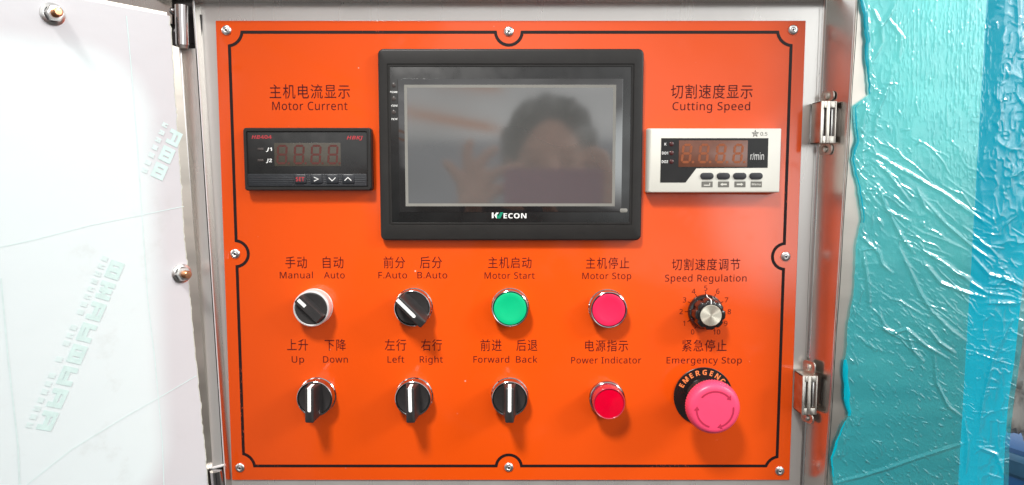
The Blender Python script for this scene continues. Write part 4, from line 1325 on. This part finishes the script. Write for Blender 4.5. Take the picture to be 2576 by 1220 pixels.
# drum
dc = UH(2640, 1110, Vector((0, .14, 0)), Vector((0, 1, 0)))
dr = thing('plastic_drum', 'glossy blue plastic drum under the clear bag at the right edge', 'drum', (dc.x + .05, dc.y + .03, dc.z - .35))
bm = new()
def vring(prof, seg=48):
    rings = [[bm.verts.new((r * math.cos(2 * PI * k / seg), r * math.sin(2 * PI * k / seg), z)) for k in range(seg)] for r, z in prof]
    for A, B in zip(rings, rings[1:]):
        for k in range(seg): bm.faces.new((A[k], A[(k + 1) % seg], B[(k + 1) % seg], B[k]))
    bm.faces.new(rings[-1]); bm.faces.new(rings[0])
vring([(.10, 0), (.105, .01), (.105, .12), (.109, .125), (.109, .14), (.105, .145), (.105, .33), (.10, .345), (.085, .35)])
obj('drum_body', bm, M['drum'], dr, False)
bm = new(); 
vring([(.107, .318), (.110, .322), (.110, .336), (.106, .340), (.101, .341)]); obj('drum_rim', bm, mat('drum_band', (.05, .16, .28), .25, var=.2, vscale=30), dr, False)

# ------------------------------------------------------------------ THE PHOTOGRAPHER mirrored in the screen
def V3(u, v, Y):
    """point whose mirror image in the plate shows at u, v; Y metres in front of the plate"""
    d = ray(u, v); t = (D + Y) / d.y
    p = CAM + d * t
    return Vector((p.x, -Y, p.z))


YP = D + .022
c0, c1 = V3(1268, 424, YP), V3(1512, 540, YP)
ph = thing('phone', 'pink cased phone held up in front of the touch screen', 'phone', (c0.x, -YP, c1.z))
bm = new(); rbox(bm, 0, 0, c1.x - c0.x, c0.z - c1.z, -.008, 0, .009, .0015); obj('case', bm, M['phone_case'], ph, False)
bm = new(); rbox(bm, .004, c0.z - c1.z - .030, .026, c0.z - c1.z - .005, 0, .0012, .004, .0004); obj('lens_cluster', bm, M['black_gloss'], ph, False)


def ball(bm, c, rx, ry, rz, sub=3):
    k = bmesh.ops.create_icosphere(bm, subdivisions=sub, radius=1)
    for v in k['verts']: v.co = Vector((v.co.x * rx + c[0], v.co.y * ry + c[1], v.co.z * rz + c[2]))


def limb(bm, pts):
    """pts: list of (Vector, radius): overlapping tapered tubes and joints"""
    for (p, r), (q, r2) in zip(pts, pts[1:]): tube(bm, p, q, r, r2, 16)
    for p, r in pts: ball(bm, p, r, r, r, 2)


def remeshed(name, bm, voxel, mt, parent):
    me = bpy.data.meshes.new(name); bm.to_mesh(me); bm.free(); me.materials.append(mt)
    o = bpy.data.objects.new(name, me); COL.objects.link(o)
    md = o.modifiers.new('remesh', 'REMESH'); md.mode = 'VOXEL'; md.voxel_size = voxel; md.use_smooth_shade = True
    sm_ = o.modifiers.new('smooth', 'SMOOTH'); sm_.iterations = 4; sm_.factor = .5
    o.parent = parent; ORG[o] = ORG.get(parent, Vector())
    return o


YH = D + .27
hc_ = V3(1383, 402, YH)                      # between the eyes
per = thing('person', 'person with short black hair holding a phone up to photograph the panel', 'person', (hc_.x, hc_.y, hc_.z - 1.50))
body = new()
O = ORG[per]
def L(v): return Vector(v) - O
hd = L(hc_)
ball(body, hd + Vector((0, -.012, .0)), .074, .092, .108, 4)
ball(body, hd + Vector((0, .004, -.058)), .056, .066, .058, 3)      # jaw
tube(body, hd + Vector((0, .078, .004)), hd + Vector((0, .100, -.036)), .008, .015, 12); ball(body, hd + Vector((0, .088, -.036)), .017, .013, .012, 2)   # nose
for sx in (-1, 1):
    ball(body, hd + Vector((sx * .032, .070, .002)), .016, .012, .010, 2); ball(body, hd + Vector((sx * .032, .072, .018)), .022, .012, .006, 2)
    ball(body, hd + Vector((sx * .078, -.012, -.012)), .010, .019, .030, 2)
ball(body, hd + Vector((0, .072, -.072)), .026, .012, .009, 2)
sh = [hd + Vector((sx * .175, -.045, -.275)) for sx in (-1, 1)]
limb(body, [(hd + Vector((0, -.02, -.07)), .056), (hd + Vector((0, -.04, -.20)), .060)])
for sx, s_ in zip((-1, 1), sh): limb(body, [(hd + Vector((0, -.045, -.25)), .085), (s_, .055)])
for z_, rx_, ry_ in ((-.33, .165, .10), (-.45, .155, .105), (-.58, .140, .10), (-.70, .150, .105), (-.78, .160, .115)):
    ball(body, hd + Vector((0, -.045, z_)), rx_, ry_, .12, 3)
for sx in (-1, 1): limb(body, [(hd + Vector((sx * .085, -.045, -.80)), .090), (hd + Vector((sx * .095, -.03, -1.14)), .060), (hd + Vector((sx * .10, -.05, -1.45)), .042), (hd + Vector((sx * .10, .10, -1.475)), .034)])
# left hand (appears left in the mirror): thumb and index pinch the corner of the phone, others fan upward
YW = YP + .010
Q = lambda u, v, y=0.0: L(V3(u, v, YW + y))
wl = Q(1195, 560, .035); pl = Q(1198, 492, .012)
limb(body, [(L(O + sh[0]), .050), (hd + Vector((-.215, .06, -.47)), .041), (wl + Vector((0, -.01, -.02)), .027)])
limb(body, [(wl, .026), (pl + Vector((-.006, 0, -.012)), .026), (pl + Vector((.006, 0, .010)), .022), (pl + Vector((-.014, 0, .010)), .020)])
for pts in ([(1221, 470), (1240, 437), (1270, 427), (1303, 418)], [(1208, 462), (1206, 415), (1225, 390), (1246, 377)], [(1190, 462), (1178, 412), (1176, 380), (1184, 358)], [(1172, 472), (1150, 440), (1135, 420), (1124, 411)]):
    limb(body, [(Q(u, v, .004 - .002 * k), (.0105, .0092, .0085, .0072)[k]) for k, (u, v) in enumerate(pts)])
limb(body, [(Q(1215, 500, .012), .013), (Q(1248, 478, .020), .0105), (Q(1283, 470, .024), .0088)])
# right hand round the other end of the phone
wr = Q(1560, 590, .05); pr = Q(1545, 500, .024)
limb(body, [(L(O + sh[1]), .050), (hd + Vector((.235, .05, -.45)), .041), (wr + Vector((.01, -.01, -.02)), .028)])
limb(body, [(wr, .027), (pr, .028), (pr + Vector((0, 0, .022)), .024)])
for pts in ([(1535, 455), (1515, 392), (1490, 380), (1470, 384)], [(1535, 470), (1505, 408), (1480, 400), (1462, 408)], [(1532, 490), (1505, 468), (1482, 462), (1458, 462)], [(1530, 512), (1505, 500), (1480, 496), (1462, 492)]):
    limb(body, [(Q(u, v, .004 - .005 * k if k < 2 else -.004), (.0105, .0092, .0085, .0072)[k]) for k, (u, v) in enumerate(pts)])
limb(body, [(Q(1528, 520, .022), .013), (Q(1495, 520, .028), .0105), (Q(1470, 515, .028), .0088)])
remeshed('body', body, .0035, M['skin'], per)
hb_ = new()
ball(hb_, hd + Vector((0, -.028, .022)), .087, .096, .104, 4)
for k in range(40):
    a = random.uniform(.12, PI - .12)
    p = hd + Vector((.080 * math.cos(a), .010 + random.uniform(-.04, .03), .030 + .088 * math.sin(a)))
    limb(hb_, [(p, .013), (p * 1.0 + Vector((random.uniform(-.012, .012), .022, -.022)), .006)])
for sx in (-1, 1): limb(hb_, [(hd + Vector((sx * .078, -.03, .05)), .022), (hd + Vector((sx * .080, -.035, -.03)), .016)])
remeshed('hair', hb_, .005, M['hair'], per)
st = new()
for z_, rx_, ry_ in ((-.33, .175, .112), (-.45, .167, .118), (-.58, .155, .115), (-.70, .162, .118)): ball(st, hd + Vector((0, -.045, z_)), rx_, ry_, .125, 3)
for sx, s_ in zip((-1, 1), sh): limb(st, [(hd + Vector((sx * .06, -.05, -.24)), .080), (s_, .066), (hd + Vector((sx * .20, .0, -.39)), .056)])
remeshed('shirt', st, .008, M['shirt'], per)
tr_ = new()
ball(tr_, hd + Vector((0, -.045, -.80)), .168, .125, .11, 3)
for sx in (-1, 1): limb(tr_, [(hd + Vector((sx * .085, -.045, -.82)), .100), (hd + Vector((sx * .095, -.03, -1.14)), .072), (hd + Vector((sx * .10, -.05, -1.42)), .058)])
remeshed('trousers', tr_, .008, M['trousers'], per)
